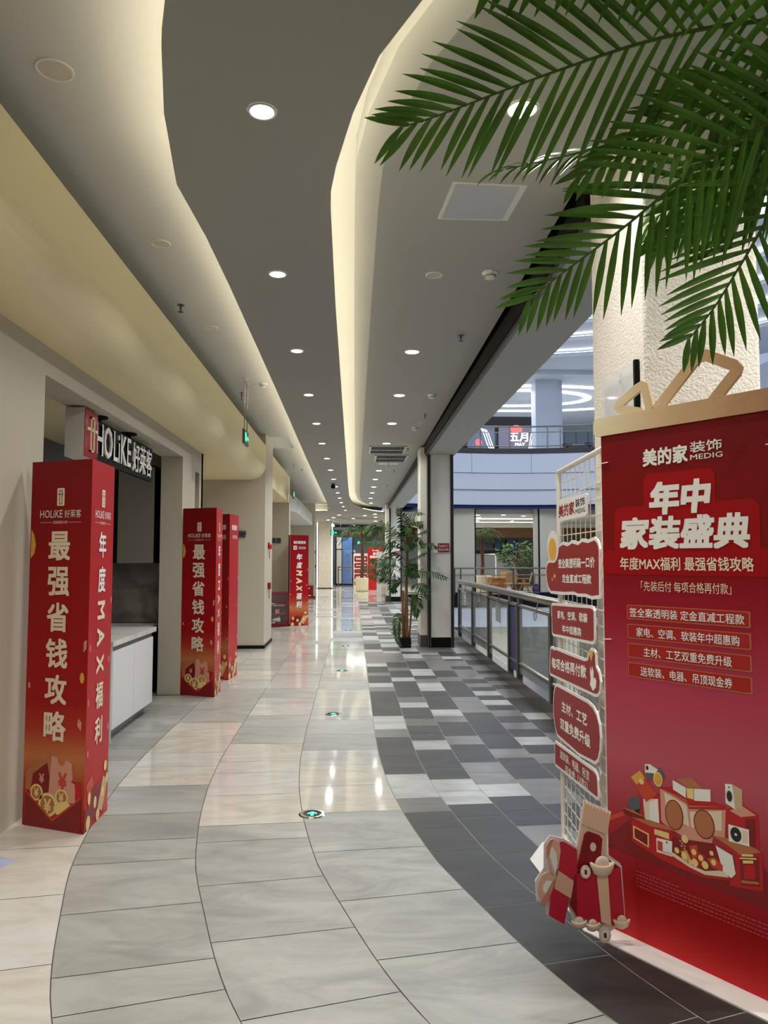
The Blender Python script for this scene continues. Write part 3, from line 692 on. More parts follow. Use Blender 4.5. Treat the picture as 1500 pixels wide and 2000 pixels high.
def pillar_banner(A, B, C_, label, design='kitchen', H=2.06, group=None):
    t = thing('pillar_banner', label, 'banner', (A[0], A[1], 0), group=group)
    L = [Vector((p[0] - A[0], p[1] - A[1], 0)) for p in (A, B, C_)]
    q = MB(); q.prism([(L[0].x, L[0].y), (L[1].x, L[1].y), (L[2].x, L[2].y)], 0, H, 0)
    body = q.build('panel', [BRED, BRED2], t)
    d1 = (L[1] - L[0]); d2 = (L[2] - L[1])
    for p in body.data.polygons:
        if p.normal.dot(d2.normalized().cross(Vector((0, 0, 1)))) > .9: p.material_index = 1
    F1 = FR(L[0], d1); F2 = FR(L[1], d2); w1, w2 = d1.length, d2.length
    if design == 'kitchen':
        holike_head(t, F1, w1, H); holike_head(t, F2, w2, H)
        for i, ch in enumerate('最强省钱攻略'):
            y = H - .405 - .2015 * i
            txt(t, ch, w1 * .5 - .079, w1 * .5 + .079, y - .165, y, M['letter_cream'], .003, .022, M=F1)
        ys = H - .405
        for i, ch in enumerate('年度MAX福利'):
            h = .105 if ch in 'MAX' else .15
            txt(t, ch, w2 * .5 - .062, w2 * .5 + .062, ys - h, ys, M['letter'] if i < 2 else M['letter_cream'], .003, .02, M=F2, rot=-90 if ch in 'MAX' else 0)
            ys -= h + (.05 if ch not in 'MAX' else .05)
        envelope_art(t, F1, w1); packets_art(t, F2, w2)
        q = MB(); q.flat([(.008, 1.5), (.035, 1.53), (.045, 1.58), (.03, 1.64), (.008, 1.67)], .002, 0); q.flat([(w1 - .03, .98), (w1 - .01, 1.0), (w1 - .006, 1.05), (w1 - .028, 1.04)], .002, 1); q.flat(circ(w1 - .035, .84, .016, .03, 14), .002, 0); q.flat([(.02, .76), (.035, .77), (.03, .8), (.018, .79)], .002, 1)
        q.flat([(w1 - .06, .58), (w1 - .035, .55), (w1 - .03, .6), (w1 - .055, .62)], .002, 1)
        q.build('coin_pattern', [M['gold'], M['pink']], t, M=F1)
    else:
        txt(t, '美的家装饰', w1 * .18, w1 * .84, H - .2, H - .13, M['letter'], .003, .02, M=F1)
        q = MB(); q.flat(rrect(w1 * .18, w1 * .18 + .09, H - .33, H - .24, .015), .002, 0)
        for dx in (-.017, .017):
            for dy in (-.017, .017): q.flat(circ(w1 * .18 + .045 + dx, H - .285 + dy, .013, n=10), .0028, 1)
        q.build('emblem', [M['letter'], M['red_dark']], t, M=F1)
        txt(t, '帅匠家居', w1 * .46, w1 * .84, H - .32, H - .26, M['letter'], .003, 0, M=F1)
        ys = H - .42
        for i, ch in enumerate('年度MAX福利'):
            h = .145 if ch not in 'MAX' else .13
            txt(t, ch, w1 * .5 - .075, w1 * .5 + .075, ys - h, ys, M['letter'] if i < 2 or i > 4 else M['letter_cream'], .003, .03, M=F1, rot=-90 if ch in 'MAX' else 0, shear=.15)
            ys -= h + .04
        packets_art(t, F1, w1)
        if d2.length > .2:
            txt(t, '美的家装饰', w2 * .2, w2 * .8, H - .2, H - .13, M['letter'], .003, .02, M=F2); txt(t, '帅匠家居', w2 * .3, w2 * .8, H - .31, H - .26, M['letter'], .003, 0, M=F2); packets_art(t, F2, w2)
    return t
b1 = pillar_banner((-1.868, 4.382), (-1.464, 4.209), (-1.467, 4.606), 'tallest red pillar banner, nearest the viewer at the near edge of the kitchen shop opening')
b2 = copy_tree(b1); b2.location = (-1.906, 8.392, 0); b2['label'] = 'tall red pillar banner at the far edge of the kitchen shop, before the slit window'
b3 = pillar_banner((-1.86, 9.62), (-1.545, 9.36), (-1.5, 9.78), 'red pillar banner half hidden behind the one at the slit window', 'home')
b4 = pillar_banner((-1.415, 16.72), (-1.015, 16.98), (-1.3, 17.18), 'red pillar banner farther along beside the glass fronted red cabinet', 'home', 2.03)
q = MB(); q.box(-.03, -.005, -.02, .02, 0, 2.03); q.build('edge_strip', M['black'], b4)

# ------------------------------------------------------------------ kitchen shop
t = thing('shop_sign', 'hanging shop sign, white raised letters on an added shade-black sheet, over the kitchen shop', 'sign', M=FR((-2.03, 5.58, 2.27), (0, 1, 0)))
q = MB(); q.box(.28, 1.95, .0, .33, -.03, .0); q.build('backing', M['black'], t)  # black sheet put in for the dark shop interior behind the letters
q = MB(); q.box(0, .28, -.01, .36, -.12, .02); q.build('emblem_box', [M['white']], t)
q = MB(); q.box(.004, .276, -.006, .356, .02, .026); ef = q.build('emblem_face', mat('glossy_sign_red', (168, 26, 36), .15), t)
q = MB()
for a, b2_, y0, y1 in ((.11, .125, .04, .31), (.175, .19, .04, .31), (.11, .19, .295, .31), (.11, .19, .04, .055), (.04, .26, .2, .222)): q.box(a, b2_, y0, y1, .026, .036)
q.build('emblem', M['letter_cream'], ef)
txt(t, 'HOLiKE', .29, 1.2, .05, .31, M['letter'], .0, .006, .014, name='raised_lettering'); txt(t, '好莱客', 1.27, 1.9, .035, .305, M['letter'], .0, .006, .014, name='raised_lettering')
for xx in (.45, 1.25):
    q = MB(); q.tube([(xx, .33, -.035), (xx, .372, -.035)], .03, 10); q.lathe([(.08, .36), (.08, .374)], 16, cx=xx, cz=-.035, axis='y'); q.build('hanger', M['black'], t)
t = thing('kitchen_island', 'white lacquer kitchen island with pale stone top inside the shop opening', 'kitchen island', (-1.96, 6.22, 0))
q = MB(); q.box(-.95, -.03, 0.0, 1.27, .1, .78); q.build('body', M['cab'], t)
for y0, y1 in ((.03, .62), (.63, 1.25)):
    q = MB(); q.box(-.03, -.008, y0, y1, .1, .735); q.build('door', M['lac'], t, bevel=.002)
q = MB(); q.box(-.96, .01, -.03, 1.3, .78, .825); q.build('worktop', M['quartz'], t, bevel=.003)
q = MB(); q.box(-.9, -.08, .05, 1.22, 0, .1); q.build('plinth', M['steel'], t)
q = MB(); q.box(-.95, -.005, -.014, 0, 0, .78); q.build('side_panel', M['lac'], t)
t = thing('wall_cabinet', 'tall taupe wall cabinet with a black open niche at the back of the kitchen shop', 'cabinet', (-2.86, 8.45, 1.45))
q = MB(); q.box(0, .62, 0, .3, 0, 1.1); q.build('body', M['black'], t); q = MB(); q.box(.22, .62, -.02, 0, 0, 1.08); q.build('door', M['cab'], t, bevel=.003)
t = thing('back_counter', 'low counter with pale top under the marble backsplash in the kitchen shop', 'counter', (-2.86, 8.2, 0))
q = MB(); q.box(0, .62, 0, .53, 0, .72); q.build('body', M['black'], t); q = MB(); q.box(-.01, .63, -.02, .53, .72, .76); q.build('worktop', M['quartz'], t)
t = thing('backsplash', 'grey veined marble backsplash behind the kitchen shop counter', 'wall panel', (-2.9, 8.735, .77)); q = MB(); q.box(0, .72, 0, .012, 0, .68); q.build('panel', M['marble'], t)
t = thing('track_light', 'black track with a tilted spotlight under the kitchen shop ceiling', 'track light', (-3.0, 5.6, 2.94))
q = MB(); q.box(-.3, -.26, -.8, 1.4, -.02, .01); q.build('track', M['black'], t)
q = MB(); q.tube([(-.28, .3, -.02), (-.28, .3, -.1)], .012); q.tube([(-.28, .22, -.09), (-.24, .36, -.25)], .045, 14); q.build('spotlight', M['black'], t)
t = thing('black_panel_screen', 'narrow black panel hung on the shop wall beside the sign box', 'wall panel', (-4.2, 8.72, 1.7)); q = MB(); q.box(0, .1, 0, .02, 0, .9); q.build('panel', M['black'], t)
t = thing('plastic_sheet', 'crumpled pale lavender plastic on the beige floor at the foot of the near wall', 'plastic sheet', (-1.8, 3.84, 0))
q = MB(); q.add([(-.1, -.08, .0), (.1, -.06, .0), (.13, .03, .0), (.02, .08, .0), (-.1, .1, .0), (-.02, .0, .05), (.06, -.01, .03)], [(0, 1, 6, 5), (1, 2, 6), (2, 3, 5, 6), (3, 4, 5), (4, 0, 5)]); q.build('sheet', M['lav'], t)

# wall lettering, fire alarm things
def wall_letters(P, body, w, h, label):
    t = thing('wall_lettering', label, 'sign', M=FR(P, (1, 0, 0)))
    txt(t, body, 0, w, 0, h, M['letter_blue'], .001, .025, .015, name='raised_lettering')
wall_letters((-2.18, 12.57, 1.855), '家居', .385, .115, 'dark raised characters on the end face of the pier behind the red banners')
wall_letters((-1.9, 17.29, 1.855), '家居', .23, .13, 'dark raised characters on the recessed wall beyond the pier')
for (x, y, z, lab, kind) in ((-1.485, 13.1, 1.72, 'red round fire alarm bell high on the side of the pier', 0), (-1.485, 13.1, 1.02, 'small red alarm box lower on the side of the pier', 1), (-1.465, 28.7, 1.75, 'small dark red alarm on the far pier, upper of two', 1), (-1.465, 28.7, 1.2, 'small dark red alarm on the far pier, lower of two', 1)):
    t = thing('fire_alarm', lab, 'fire alarm', (x, y, z))
    q = MB(); q.box(-.005, .045 if kind else .02, -.05, .05, -.05, .06); q.build('box', M['sign_red'], t)
    if not kind:
        q = MB(); q.add(*(lambda n: ([(.02 + .05 * math.cos(R(a)), .07 * math.sin(R(b)) * (1 if 1 else 0), .07 * math.cos(R(b))) for a in (90, 45, 0) for b in range(0, 360, 30)][:0] or [(.02, .07 * math.sin(R(b)), .07 * math.cos(R(b))) for b in range(0, 360, 30)] + [(.06, .045 * math.sin(R(b)), .045 * math.cos(R(b))) for b in range(0, 360, 30)], [(i, (i + 1) % 12, 12 + (i + 1) % 12, 12 + i) for i in range(12)] + [tuple(range(12, 24))]))(0)); q.build('bell', M['red'], t)
    q = MB(); q.tube([(.02, 0, -.05), (.02, 0, -.22)], .006, 6); q.build('pull_cord', M['sign_red'], t)
# glass fronted cabinet
t = thing('fire_cabinet', 'low red cabinet with a glass front and shelves beside the far red pillar banner', 'cabinet', M=FR((-1.85, 16.45, 0), (.9, .42, 0)))
cw, chh, cd = .46, .76, .3
q = MB(); q.box(0, cw, 0, chh, -cd, -cd + .02); q.box(0, .02, 0, chh, -cd, 0); q.box(cw - .02, cw, 0, chh, -cd, 0); q.box(0, cw, 0, .07, -cd, 0); q.box(0, cw, chh - .03, chh, -cd, 0); q.build('body', mat('cabinet_dark_red', (110, 20, 26), .4), t)
for yy in (.27, .47):
    q = MB(); q.box(.02, cw - .02, yy, yy + .015, -cd + .02, -.03); q.build('shelf', M['red_dark'], t)
q = MB(); q.box(0, .025, .05, chh, 0, .02); q.box(cw - .025, cw, .05, chh, 0, .02); q.box(0, cw, chh - .03, chh, 0, .02); q.box(0, cw, .05, .08, 0, .02); dr = q.build('door', M['sign_red'], t)
q = MB(); q.box(.025, cw - .025, .08, chh - .03, .006, .01); q.build('pane', mat('cabinet_glass', (200, 190, 190), .05, alpha=.08, spec=.25), dr)
txt(t, '微型消防站', .1, .38, .5, .57, M['sign_red'], .012, .01); txt(t, 'Miniature Fire Station', .1, .36, .455, .48, M['letter'], .012)
t = thing('megaphone', 'white megaphone lying on the bottom shelf of the red cabinet', 'megaphone', M=FR((-1.75, 16.55, .074), (.9, .42, 0)))
q = MB(); q.tube([(0, .07, -.08), (.03, .07, -.08), (.15, .07, -.08), (.16, .07, -.08)], [.03, .035, .068, .07], 16); q.build('horn', M['white'], t); q = MB(); q.box(-.02, .06, .0, .03, -.1, -.06); q.build('handle', M['white'], t)
t = thing('first_aid_box', 'small brown box on the middle shelf of the red cabinet', 'box', M=FR((-1.7, 16.53, .287), (.9, .42, 0)))
q = MB(); q.box(0, .1, 0, .09, -.12, -.04); q.build('body', M['copper'], t); q = MB(); q.flat(circ(.03, .04, .012, n=10), -.039); q.build('label', M['letter'], t)
t = thing('folded_gloves', 'pale folded gloves on the top shelf of the red cabinet', 'gloves', M=FR((-1.78, 16.5, .487), (.9, .42, 0)))
q = MB(); q.prism([(0, -.15), (.12, -.15), (.12, -.06), (0, -.06)], 0, .03); o = q.build('cloth', M['board'], t, bevel=.008); o.rotation_euler = (R(-90), 0, 0); o.location = (0, 0, -.2)
t = thing('fire_box', 'small red fire extinguisher box standing at the foot of the far pier', 'box', (-1.75, 28.2, 0))
q = MB(); q.box(0, .24, 0, .16, 0, .48); q.build('body', M['sign_red'], t); q = MB(); q.box(.03, .12, -.004, 0, .36, .4); q.box(.03, .16, -.004, 0, .1, .13); q.build('marking', M['letter'], t)
# LED lines on the pebble wall
for x, lab in ((-1.79, 'white light line up the near corner of the pebble wall'), (-1.045, 'white light line up the far corner of the pebble wall')):
    q = MB(); q.box(x - (.03 if x < -1.5 else .012), x + .012, 37.22, 37.3, .05, 3.3); tag(q.build('led_strip', M['led_soft']), lab, 'light strip')

# ------------------------------------------------------------------ glass railing along the atrium
t = thing('glass_railing', 'steel railing with glass panels running from the cream column along the atrium', 'railing', (1.9, 0, 0))
q = MB(); q.tube([(0, 3.9, 1.085), (0, 13.35, 1.085)], .042, 14); q.build('handrail', M['steel'], t, smooth=True)
q = MB(); q.tube([(0, 3.9, .965), (0, 13.35, .965)], .024, 10); q.build('rail', M['steel'], t, smooth=True)
q = MB(); q.tube([(0, 3.9, .31), (0, 13.35, .31)], .022, 10); q.build('rail', M['steel'], t, smooth=True)
py = [13.25, 11.76, 10.36, 8.98, 8.5, 7.08, 5.6, 4.15]
for y in py:
    q = MB(); q.box(-.03, .03, y - .035, y + .035, .14, .98); q.box(-.02, .02, y - .11, y + .02, .98, 1.05); q.build('post', M['post'], t)
for a, b_ in zip(py, py[1:]):
    if a - b_ < .6: continue
    q = MB(); q.box(-.006, .006, b_ + .05, a - .05, .2, .94); q.build('glass_panel', M['glass'], t)
for y in (12.5, 11.0, 9.6, 7.6, 6.2):
    q = MB(); q.tube([(-.005, y, 1.045), (-.03, y, .93)] , .006, 6)
    q.tube([(-.035, y + .05 * math.cos(R(a)), .915 + .05 * math.sin(R(a))) for a in range(0, 361, 30)], .006, 6); q.build('hook_ring', M['chrome'], t)
q = MB(); q.box(-.012, .012, 8.56, 8.92, .2, .92); q.build('dark_blue_bar', M['blue'], t)
t = thing('railing_notice', 'small grey notice plate hung behind the railing glass', 'sign', (1.93, 9.9, .66)); q = MB(); q.box(0, .006, -.16, .16, 0, .26); q.build('plate', M['greyshop'], t)
q = MB(); q.box(.006, .008, -.1, .1, .16, .2); q.build('marking', M['letter'], t)

# ------------------------------------------------------------------ atrium: upper storey across the void
CX, CY = 6.2, 19.6
def far_arc(x, off=0): return 30.5 + off - (x - 6.2) ** 2 / 11.8 * .55
def arc_band(off0, off1, z0, z1, x0=1.75, x1=13.5, n=30):
    q = MB(); xs = [x0 + (x1 - x0) * i / n for i in range(n + 1)]
    q.prism([(x, far_arc(x, off0)) for x in xs] + [(x, far_arc(x, off1)) for x in xs[::-1]], z0, z1)
    return q
struct(arc_band(0, 3.2, 5.06, 5.86).build('trim_11', M['fascia']))
struct(arc_band(.06, 3.2, 4.37, 5.045).build('trim_12', M['fascia']))
struct(arc_band(.16, 3.2, 3.74, 4.355).build('trim_13', M['fascia']))
struct(arc_band(.3, 3.2, 3.6, 3.74).build('trim_14', M['blue']))
struct(arc_band(-.02, .4, 5.86, 6.08).build('trim_15', M['granite']))
for x in (4.9, 7.4, 9.9):
    q = MB(); y = far_arc(x); q.box(x - .008, x + .008, y - .004, y + .05, 5.06, 5.86); struct(q.build('trim_16', M['greyshop']))
uf = MB(); uf.box(1.75, 16, 31, 46, 5.7, 5.9); struct(uf.build('floor_upper', M['lower']))
uc = MB(); uc.box(-2, 18, 31.2, 48, 9.42, 9.6); struct(uc.build('ceiling_upper', M['fascia']))
uw = MB(); uw.box(1.75, 16, 45.6, 46, 5.9, 9.5); struct(uw.build('wall_upper', M['greyshop']))
# east side of the atrium, behind the plaster column
q = MB(); q.box(13.5, 17, -8, 29, 3.74, 5.86); struct(q.build('trim_21', M['fascia']))
q = MB(); q.box(13.45, 13.5, -8, 29, 5.86, 6.08); q.box(13.48, 13.56, -8, 29, 3.6, 3.74); struct(q.build('trim_22', M['granite']))
q = MB(); q.box(13.4, 17, -8, 30.6, -.45, 0); struct(q.build('floor_east', M['lower']))
q = MB(); q.box(16.8, 17, -8, 46, 0, 3.74); q.box(13.4, 13.6, -8, 34, -5.2, -.45); q.box(16.8, 17, -8, 46, 5.86, 9.5); struct(q.build('wall_east', M['fascia']))
q = MB(); q.box(1.9, 17, -8.2, -8, -5.2, 9.5); struct(q.build('wall_south', M['fascia']))
# stepped luminous ceiling over the atrium
def annulus(r0, r1, z0, z1, n=64):
    q = MB()
    for i in range(n):
        a, b_ = 2 * math.pi * i / n, 2 * math.pi * (i + 1) / n
        vs = [(CX + r * math.cos(t_), CY + r * math.sin(t_), z) for z in (z0, z1) for r, t_ in ((r0, a), (r1, a), (r1, b_), (r0, b_))]
        q.add(vs, [(0, 3, 2, 1), (4, 5, 6, 7), (0, 4, 7, 3), (1, 2, 6, 5)])
    return q
rr = [13.0, 9.75, 8.55, 7.4, 6.2, 4.9]
for k in range(5):
    struct(annulus(rr[k + 1], rr[k] + .25, 9.6 + .3 * k, 9.75 + .3 * k).build('ceiling_ring', M['fascia']))
    if k < 4:
        tag(annulus(rr[k + 1] + .05, rr[k + 1] + .22, 9.76 + .3 * k, 9.79 + .3 * k).build('led_ring', M['ledw']), f'white LED ring on the stepped atrium ceiling, {["lowest and widest", "second", "third", "smallest"][k]} of them', 'light ring')
q = MB(); q.lathe([(4.95, 11.0), (4.95, 11.05)], 48, cx=CX, cy=CY)  # glow disc added out of view for daylight from above
tag(q.build('daylight_panel', mat('daylight_panel_glow', (235, 242, 255), .5, emit=(.72, .83, 1, 1), es=E_DAYLIGHT_PANEL)), 'unseen round glowing disc standing in for daylight at the top of the atrium', 'daylight_panel')
uco = MB(); uco.box(8.05, 9.1, 32.2, 33.0, 5.9, 9.42, 0); uco.box(9.1, 9.3, 32.4, 33.0, 5.9, 9.42, 1)
struct(uco.build('column_upper', [M['fascia'], M['fascia']]))
def led_oval(cx, cy, a, b_, w, label, z=9.38):
    q = MB(); n = 56
    for i in range(n):
        t0, t1 = 2 * math.pi * i / n, 2 * math.pi * (i + 1) / n
        vs = [(cx + (a + d) * math.cos(t_), cy + (b_ + d) * math.sin(t_), zz) for zz in (z, z + .03) for d, t_ in ((0, t0), (w, t0), (w, t1), (0, t1))]
        q.add(vs, [(0, 3, 2, 1), (4, 5, 6, 7), (0, 4, 7, 3), (1, 2, 6, 5)])
    tag(q.build('led_oval', M['ledw']), label, 'light ring')
led_oval(8.0, 36.0, 3.4, 1.6, .35, 'inner oval of white light on the upper gallery ceiling')
led_oval(8.4, 36.2, 6.0, 2.75, .3, 'outer oval of white light on the upper gallery ceiling')
# railing upstairs
t = thing('gallery_railing', 'curved glass railing along the upper gallery across the atrium', 'railing', (0, 0, 0))
xs = [1.9 + 11 * i / 24 for i in range(25)]
for z, r_, nm in ((7.02, .035, 'handrail'), (6.78, .018, 'rail'), (6.2, .018, 'rail')):
    q = MB(); q.tube([(x, far_arc(x, .15), z) for x in xs], r_, 8); q.build(nm, M['steel'], t)
for x in (3.1, 4.4, 5.3, 6.55, 8.1, 8.62, 9.9, 11.2):
    q = MB(); q.tube([(x, far_arc(x, .15), 6.08), (x, far_arc(x, .15), 7.0)], .03, 8); q.build('post', M['steel'], t)
q = MB()
for a, b_ in zip(xs, xs[1:]): q.add([(a + .02, far_arc(a, .15), 6.22), (b_ - .02, far_arc(b_, .15), 6.22), (b_ - .02, far_arc(b_, .15), 6.76), (a + .02, far_arc(a, .15), 6.76)], [(0, 1, 2, 3)])
q.build('glass_panel', mat('bluish_rail_glass', (200, 220, 240), .05, alpha=.14), t, fix=False)
t = thing('event_screen', 'dark LED screen with red sun and white month lettering on the upper gallery', 'screen', M=FR((5.4, 36, 6.15), (1, 0, 0)))
q = MB(); q.box(0, 4.1, -.25, 2.35, -.3, -.05); q.build('cabinet', M['black'], t)
q = MB(); q.box(.2, 1.55, 0, 1.8, -.05, 0); q.build('display', mat('screen_slate', (40, 44, 56), .4, emit=(.06, .075, .11, 1), es=1.2), t)
q = MB(); q.box(1.75, 3.45, 0, 1.8, -.05, 0); q.build('display', mat('screen_slate_red', (46, 42, 54), .4, emit=(.1, .08, .12, 1), es=1.2), t)
smw = mat('screen_white', (230, 235, 245), .4, emit=(.85, .92, 1, 1), es=1.1); smr = mat('screen_red', (220, 60, 60), .4, emit=(1, .16, .14, 1), es=.7)
q = MB(); q.flat(circ(.75, 1.05, .17), .004); q.build('sun_print', smr, t)
q = MB(); q.flat(circ(2.62, 1.72, .3, .2), .004); q.build('sun_print', smr, t)
for off in (0, .14, .26):
    q = MB()
    p = [(.75 + off + .9 * i / 10, 1.75 - off * .3 - 1.5 * (i / 10) + .16 * math.sin(i * .9)) for i in range(9)]
    q.flat([(min(x, 1.54), max(y, .02)) for x, y in p] + [(min(x + .04, 1.54), max(y + .03, .03)) for x, y in p[::-1]], .004); q.build('line_print', smw, t)
    q = MB(); p = [(2.95 + off * .6 + .4 * i / 8, .1 + off * .2 + 1.3 * (i / 8) ** 1.3 + .1 * math.sin(i)) for i in range(9)]
    q.flat([(min(x, 3.44), y) for x, y in p] + [(min(x + .04, 3.44), y + .03) for x, y in p[::-1]], .004); q.build('line_print', smw, t)
txt(t, '五月', 2.28, 3.2, 1.1, 1.58, smw, .006, .02); txt(t, 'MAY', 2.55, 3.05, .88, 1.05, smw, .006, .03)
txt(t, '八尔岛人 蜂巢鸟', 1.5, 3.4, -.22, -.04, smw, -.045, .02)
for i, x in enumerate((4.5, 8.95, 9.8)):
    t = thing('floodlight', ['small black floodlight on the gallery kerb at the beam end', 'small black floodlight on the gallery kerb below the upper column', 'small black floodlight on the gallery kerb next to the plaster column'][i], 'floodlight', (x, far_arc(x, .34), 6.08))
    q = MB(); q.tube([(0, 0, 0), (0, 0, .12)], .03, 8); q.build('stand', M['black'], t); q = MB(); q.box(-.2, .2, -.1, .1, .12, .22); q.build('lamp_head', M['black'], t)

# ------------------------------------------------------------------ cafe across the void at this level
for i, (x0, x1) in enumerate(((4.06, 5.1), (7.87, 8.6), (10.6, 11.6))):
    q = MB(); q.box(x0, x1, 31.05, 31.8, .1, 3.62, 0); q.box(x0, x1, 31.04, 31.8, 0, .1, 1)
    q.box(x0 - .06, x0 - .02, 31.04, 31.4, 0, 3.62, 1); q.box(x0 - .2, x0 - .06, 31.1, 31.4, 0, 3.62, 0); q.box(x1 + .01, x1 + .05, 31.04, 31.4, 0, 3.62, 1)
    struct(q.build('column_cafe', [M['farcol'], M['black']]))
cc = MB(); cc.box(1.9, 16, 31.6, 46, 3.42, 3.6); struct(cc.build('ceiling_cafe', M['ceil']))
cbw = MB(); cbw.box(2.4, 16, 43.5, 44, 0, 3.42); struct(cbw.build('wall_cafe', M['greyshop']))
q = MB(); q.box(2.4, 14, 40.6, 40.9, 2.66, 3.2); struct(q.build('trim_17', M['brown']))
q = MB(); q.box(2.4, 14, 40.55, 40.9, 3.2, 3.42); struct(q.build('trim_18', M['panel']))
for i, (x, y) in enumerate([(5.5, 32.6), (6.6, 32.4), (7.7, 33.3), (5.9, 34.6), (7.1, 35.6), (6.3, 37.5), (8.1, 37.6), (5.0, 37.0)]):
    downlight(x, y, 3.42, 'small lit downlight on the cafe ceiling across the void', r=.1, group='cafe downlights', lightless=True)
for i, (y0, lab) in enumerate(((35.2, 'nearer light line across the cafe ceiling'), (38.6, 'farther light line across the cafe ceiling'))):
    q = MB(); q.box(4.5, 10, y0, y0 + .12, 3.385, 3.415); tag(q.build('led_strip', M['ledw']), lab, 'light strip')
for x0, x1, lab, m in ((5.2, 6.9, 'dark shopfront behind the potted tree', 'glass_dark'), (8.3, 8.7, 'narrow blue lit glass strip at the back of the cafe, left of a second one', 'glass_blue'), (9.0, 9.6, 'wider blue lit glass strip at the back of the cafe', 'glass_blue')):
    t = thing('shopfront_glass', lab, 'shopfront', (x0, 43.42, .1)); q = MB(); q.box(0, x1 - x0, 0, .06, 0, 2.5); q.build('pane', M[m], t); q = MB(); q.box(-.06, 0, -.02, .06, 0, 2.5); q.box(x1 - x0, x1 - x0 + .06, -.02, .06, 0, 2.5); q.build('frame', M['black'], t)
t = thing('bar_counter', 'dark bar counter at the back of the cafe across the void', 'counter', (6.3, 40, 0)); q = MB(); q.box(0, 2.6, 0, .8, 0, 1.7); q.build('body', M['greyshop'], t); q = MB(); q.box(-.05, 2.65, -.05, .85, 1.7, 1.95); q.build('worktop', M['black'], t)
q = MB(); q.box(8.45, 8.62, 30.75, 30.95, 0, 2.2); tag(q.build('totem_sign', M['white']), 'slim white louvred totem beside the cafe column across the void', 'sign')
t = thing('glass_screen', 'low frosted glass screen in a steel frame behind the potted palm', 'screen', (5.35, 34.5, 0)); q = MB(); q.box(0, 1.25, 0, .02, .1, 1.65); q.build('pane', M['greyshop'], t); q = MB(); q.tube([(0, 0, 0), (0, 0, 1.7), (1.25, 0, 1.7), (1.3, 0, 1.5), (1.3, 0, 0)], .03, 8); q.build('frame', M['white'], t)
t = thing('cafe_railing', 'thin steel railing along the far edge of the void before the cafe', 'railing', (0, 30.7, 0))
for z, r_, nm in ((1.1, .035, 'handrail'), (.82, .02, 'rail'), (.1, .02, 'rail')):
    q = MB(); q.tube([(2.0, 0, z), (12, 0, z)], r_, 8); q.build(nm, M['post'], t)
for x in (2.2, 3.4, 4.2, 4.45, 6.65, 8.7, 10.6):
    q = MB(); q.box(x - .025, x + .025, -.025, .025, 0, 1.1); q.build('post', M['post'], t)
def chair(x, y, rz, label, first=[None]):
    if first[0] is None:
        t = thing('cafe_chair', label, 'chair', (x, y, 0), rotz=rz, group='wooden cafe chairs')
        for sx in (-.24, .24):
            q = MB(); q.tube([(sx, -.28, 0), (sx, -.05, .46), (sx, -.02, .66)], .022, 8); q.build('leg', M['wood'], t)
            q = MB(); q.tube([(sx, .26, 0), (sx, .05, .42), (sx, .02, .6)], .022, 8); q.build('leg', M['wood'], t)
            q = MB(); q.box(sx - .03, sx + .03, -.3, .22, .64, .67); q.build('armrest', M['wood'], t)
        q = MB(); q.box(-.25, .25, -.26, .24, .42, .46); q.build('seat', M['rattan'], t, bevel=.01)
        q = MB(); q.add([(-.25, .22, .5), (.25, .22, .5), (.25, .32, .92), (-.25, .32, .92), (-.25, .25, .5), (.25, .25, .5), (.25, .35, .92), (-.25, .35, .92)], [(0, 1, 2, 3), (7, 6, 5, 4), (0, 4, 5, 1), (1, 5, 6, 2), (2, 6, 7, 3), (3, 7, 4, 0)]); q.build('backrest', M['rattan'], t)
        first[0] = t
    else:
        t = copy_tree(first[0]); t.location = (x, y, 0); t.rotation_euler = (0, 0, rz); t['label'] = label
    return t
chair(5.9, 31.35, R(80), 'wooden cafe chair beside the cream palm pot across the void')
chair(6.6, 31.3, R(190), 'wooden cafe chair with its cane back toward the void, middle of those across the void')
chair(7.26, 31.4, R(260), 'wooden cafe chair next to the white totem across the void')
chair(6.9, 32.75, R(20), 'wooden cafe chair behind the round timber table across the void')
t = thing('cafe_table', 'round timber drum table among the cafe chairs across the void', 'table', (6.32, 32.1, 0)); q = MB(); q.lathe([(.3, 0), (.32, .6)], 24); q.build('base', M['wood'], t); q = MB(); q.lathe([(.42, .66), (.42, .7)], 24); q.lathe([(.1, .6), (.1, .66)], 12); q.build('tabletop', M['wood'], t)
t = thing('planter_jar', 'small purple jar on the cafe floor beside the white totem', 'jar', (7.66, 31.0, 0)); q = MB(); q.lathe([(.09, 0), (.16, .15), (.14, .32), (.08, .4)], 18); q.build('body', mat('purple_glaze', (84, 56, 92), .4), t, smooth=True); q = MB(); q.lathe([(.07, .4), (.09, .43)], 18); q.build('rim', M['dark'], t)

# ------------------------------------------------------------------ palms
def blade(q, p, d, nrm, L, w, droop, mi=0, seg=5, fold=.35):
    """one folded leaflet from p along d, drooping"""
    d = d.normalized(); s = d.cross(nrm)
    if s.length < 1e-3: s = d.cross(Vector((.3, .2, 1)))
    s.normalize(); n = s.cross(d).normalized()
    base = len(q.v); pos = Vector(p); dirv = d.copy()
    for i in range(seg + 1):
        t_ = i / seg
        ww = w * min(1, .45 + 1.6 * t_) * (1 - max(0, (t_ - .5) / .5) ** 1.8) + .0004
        lift = n * (ww * fold)
        q.v += [tuple(pos - s * ww + lift), tuple(pos), tuple(pos + s * ww + lift)]
        dirv = (dirv + Vector((0, 0, -1)) * droop / seg).normalized(); pos = pos + dirv * (L / seg)
    for i in range(seg):
        a = base + i * 3
        q.f += [(a, a + 1, a + 4, a + 3), (a + 1, a + 2, a + 5, a + 4)]; q.m += [mi, mi]
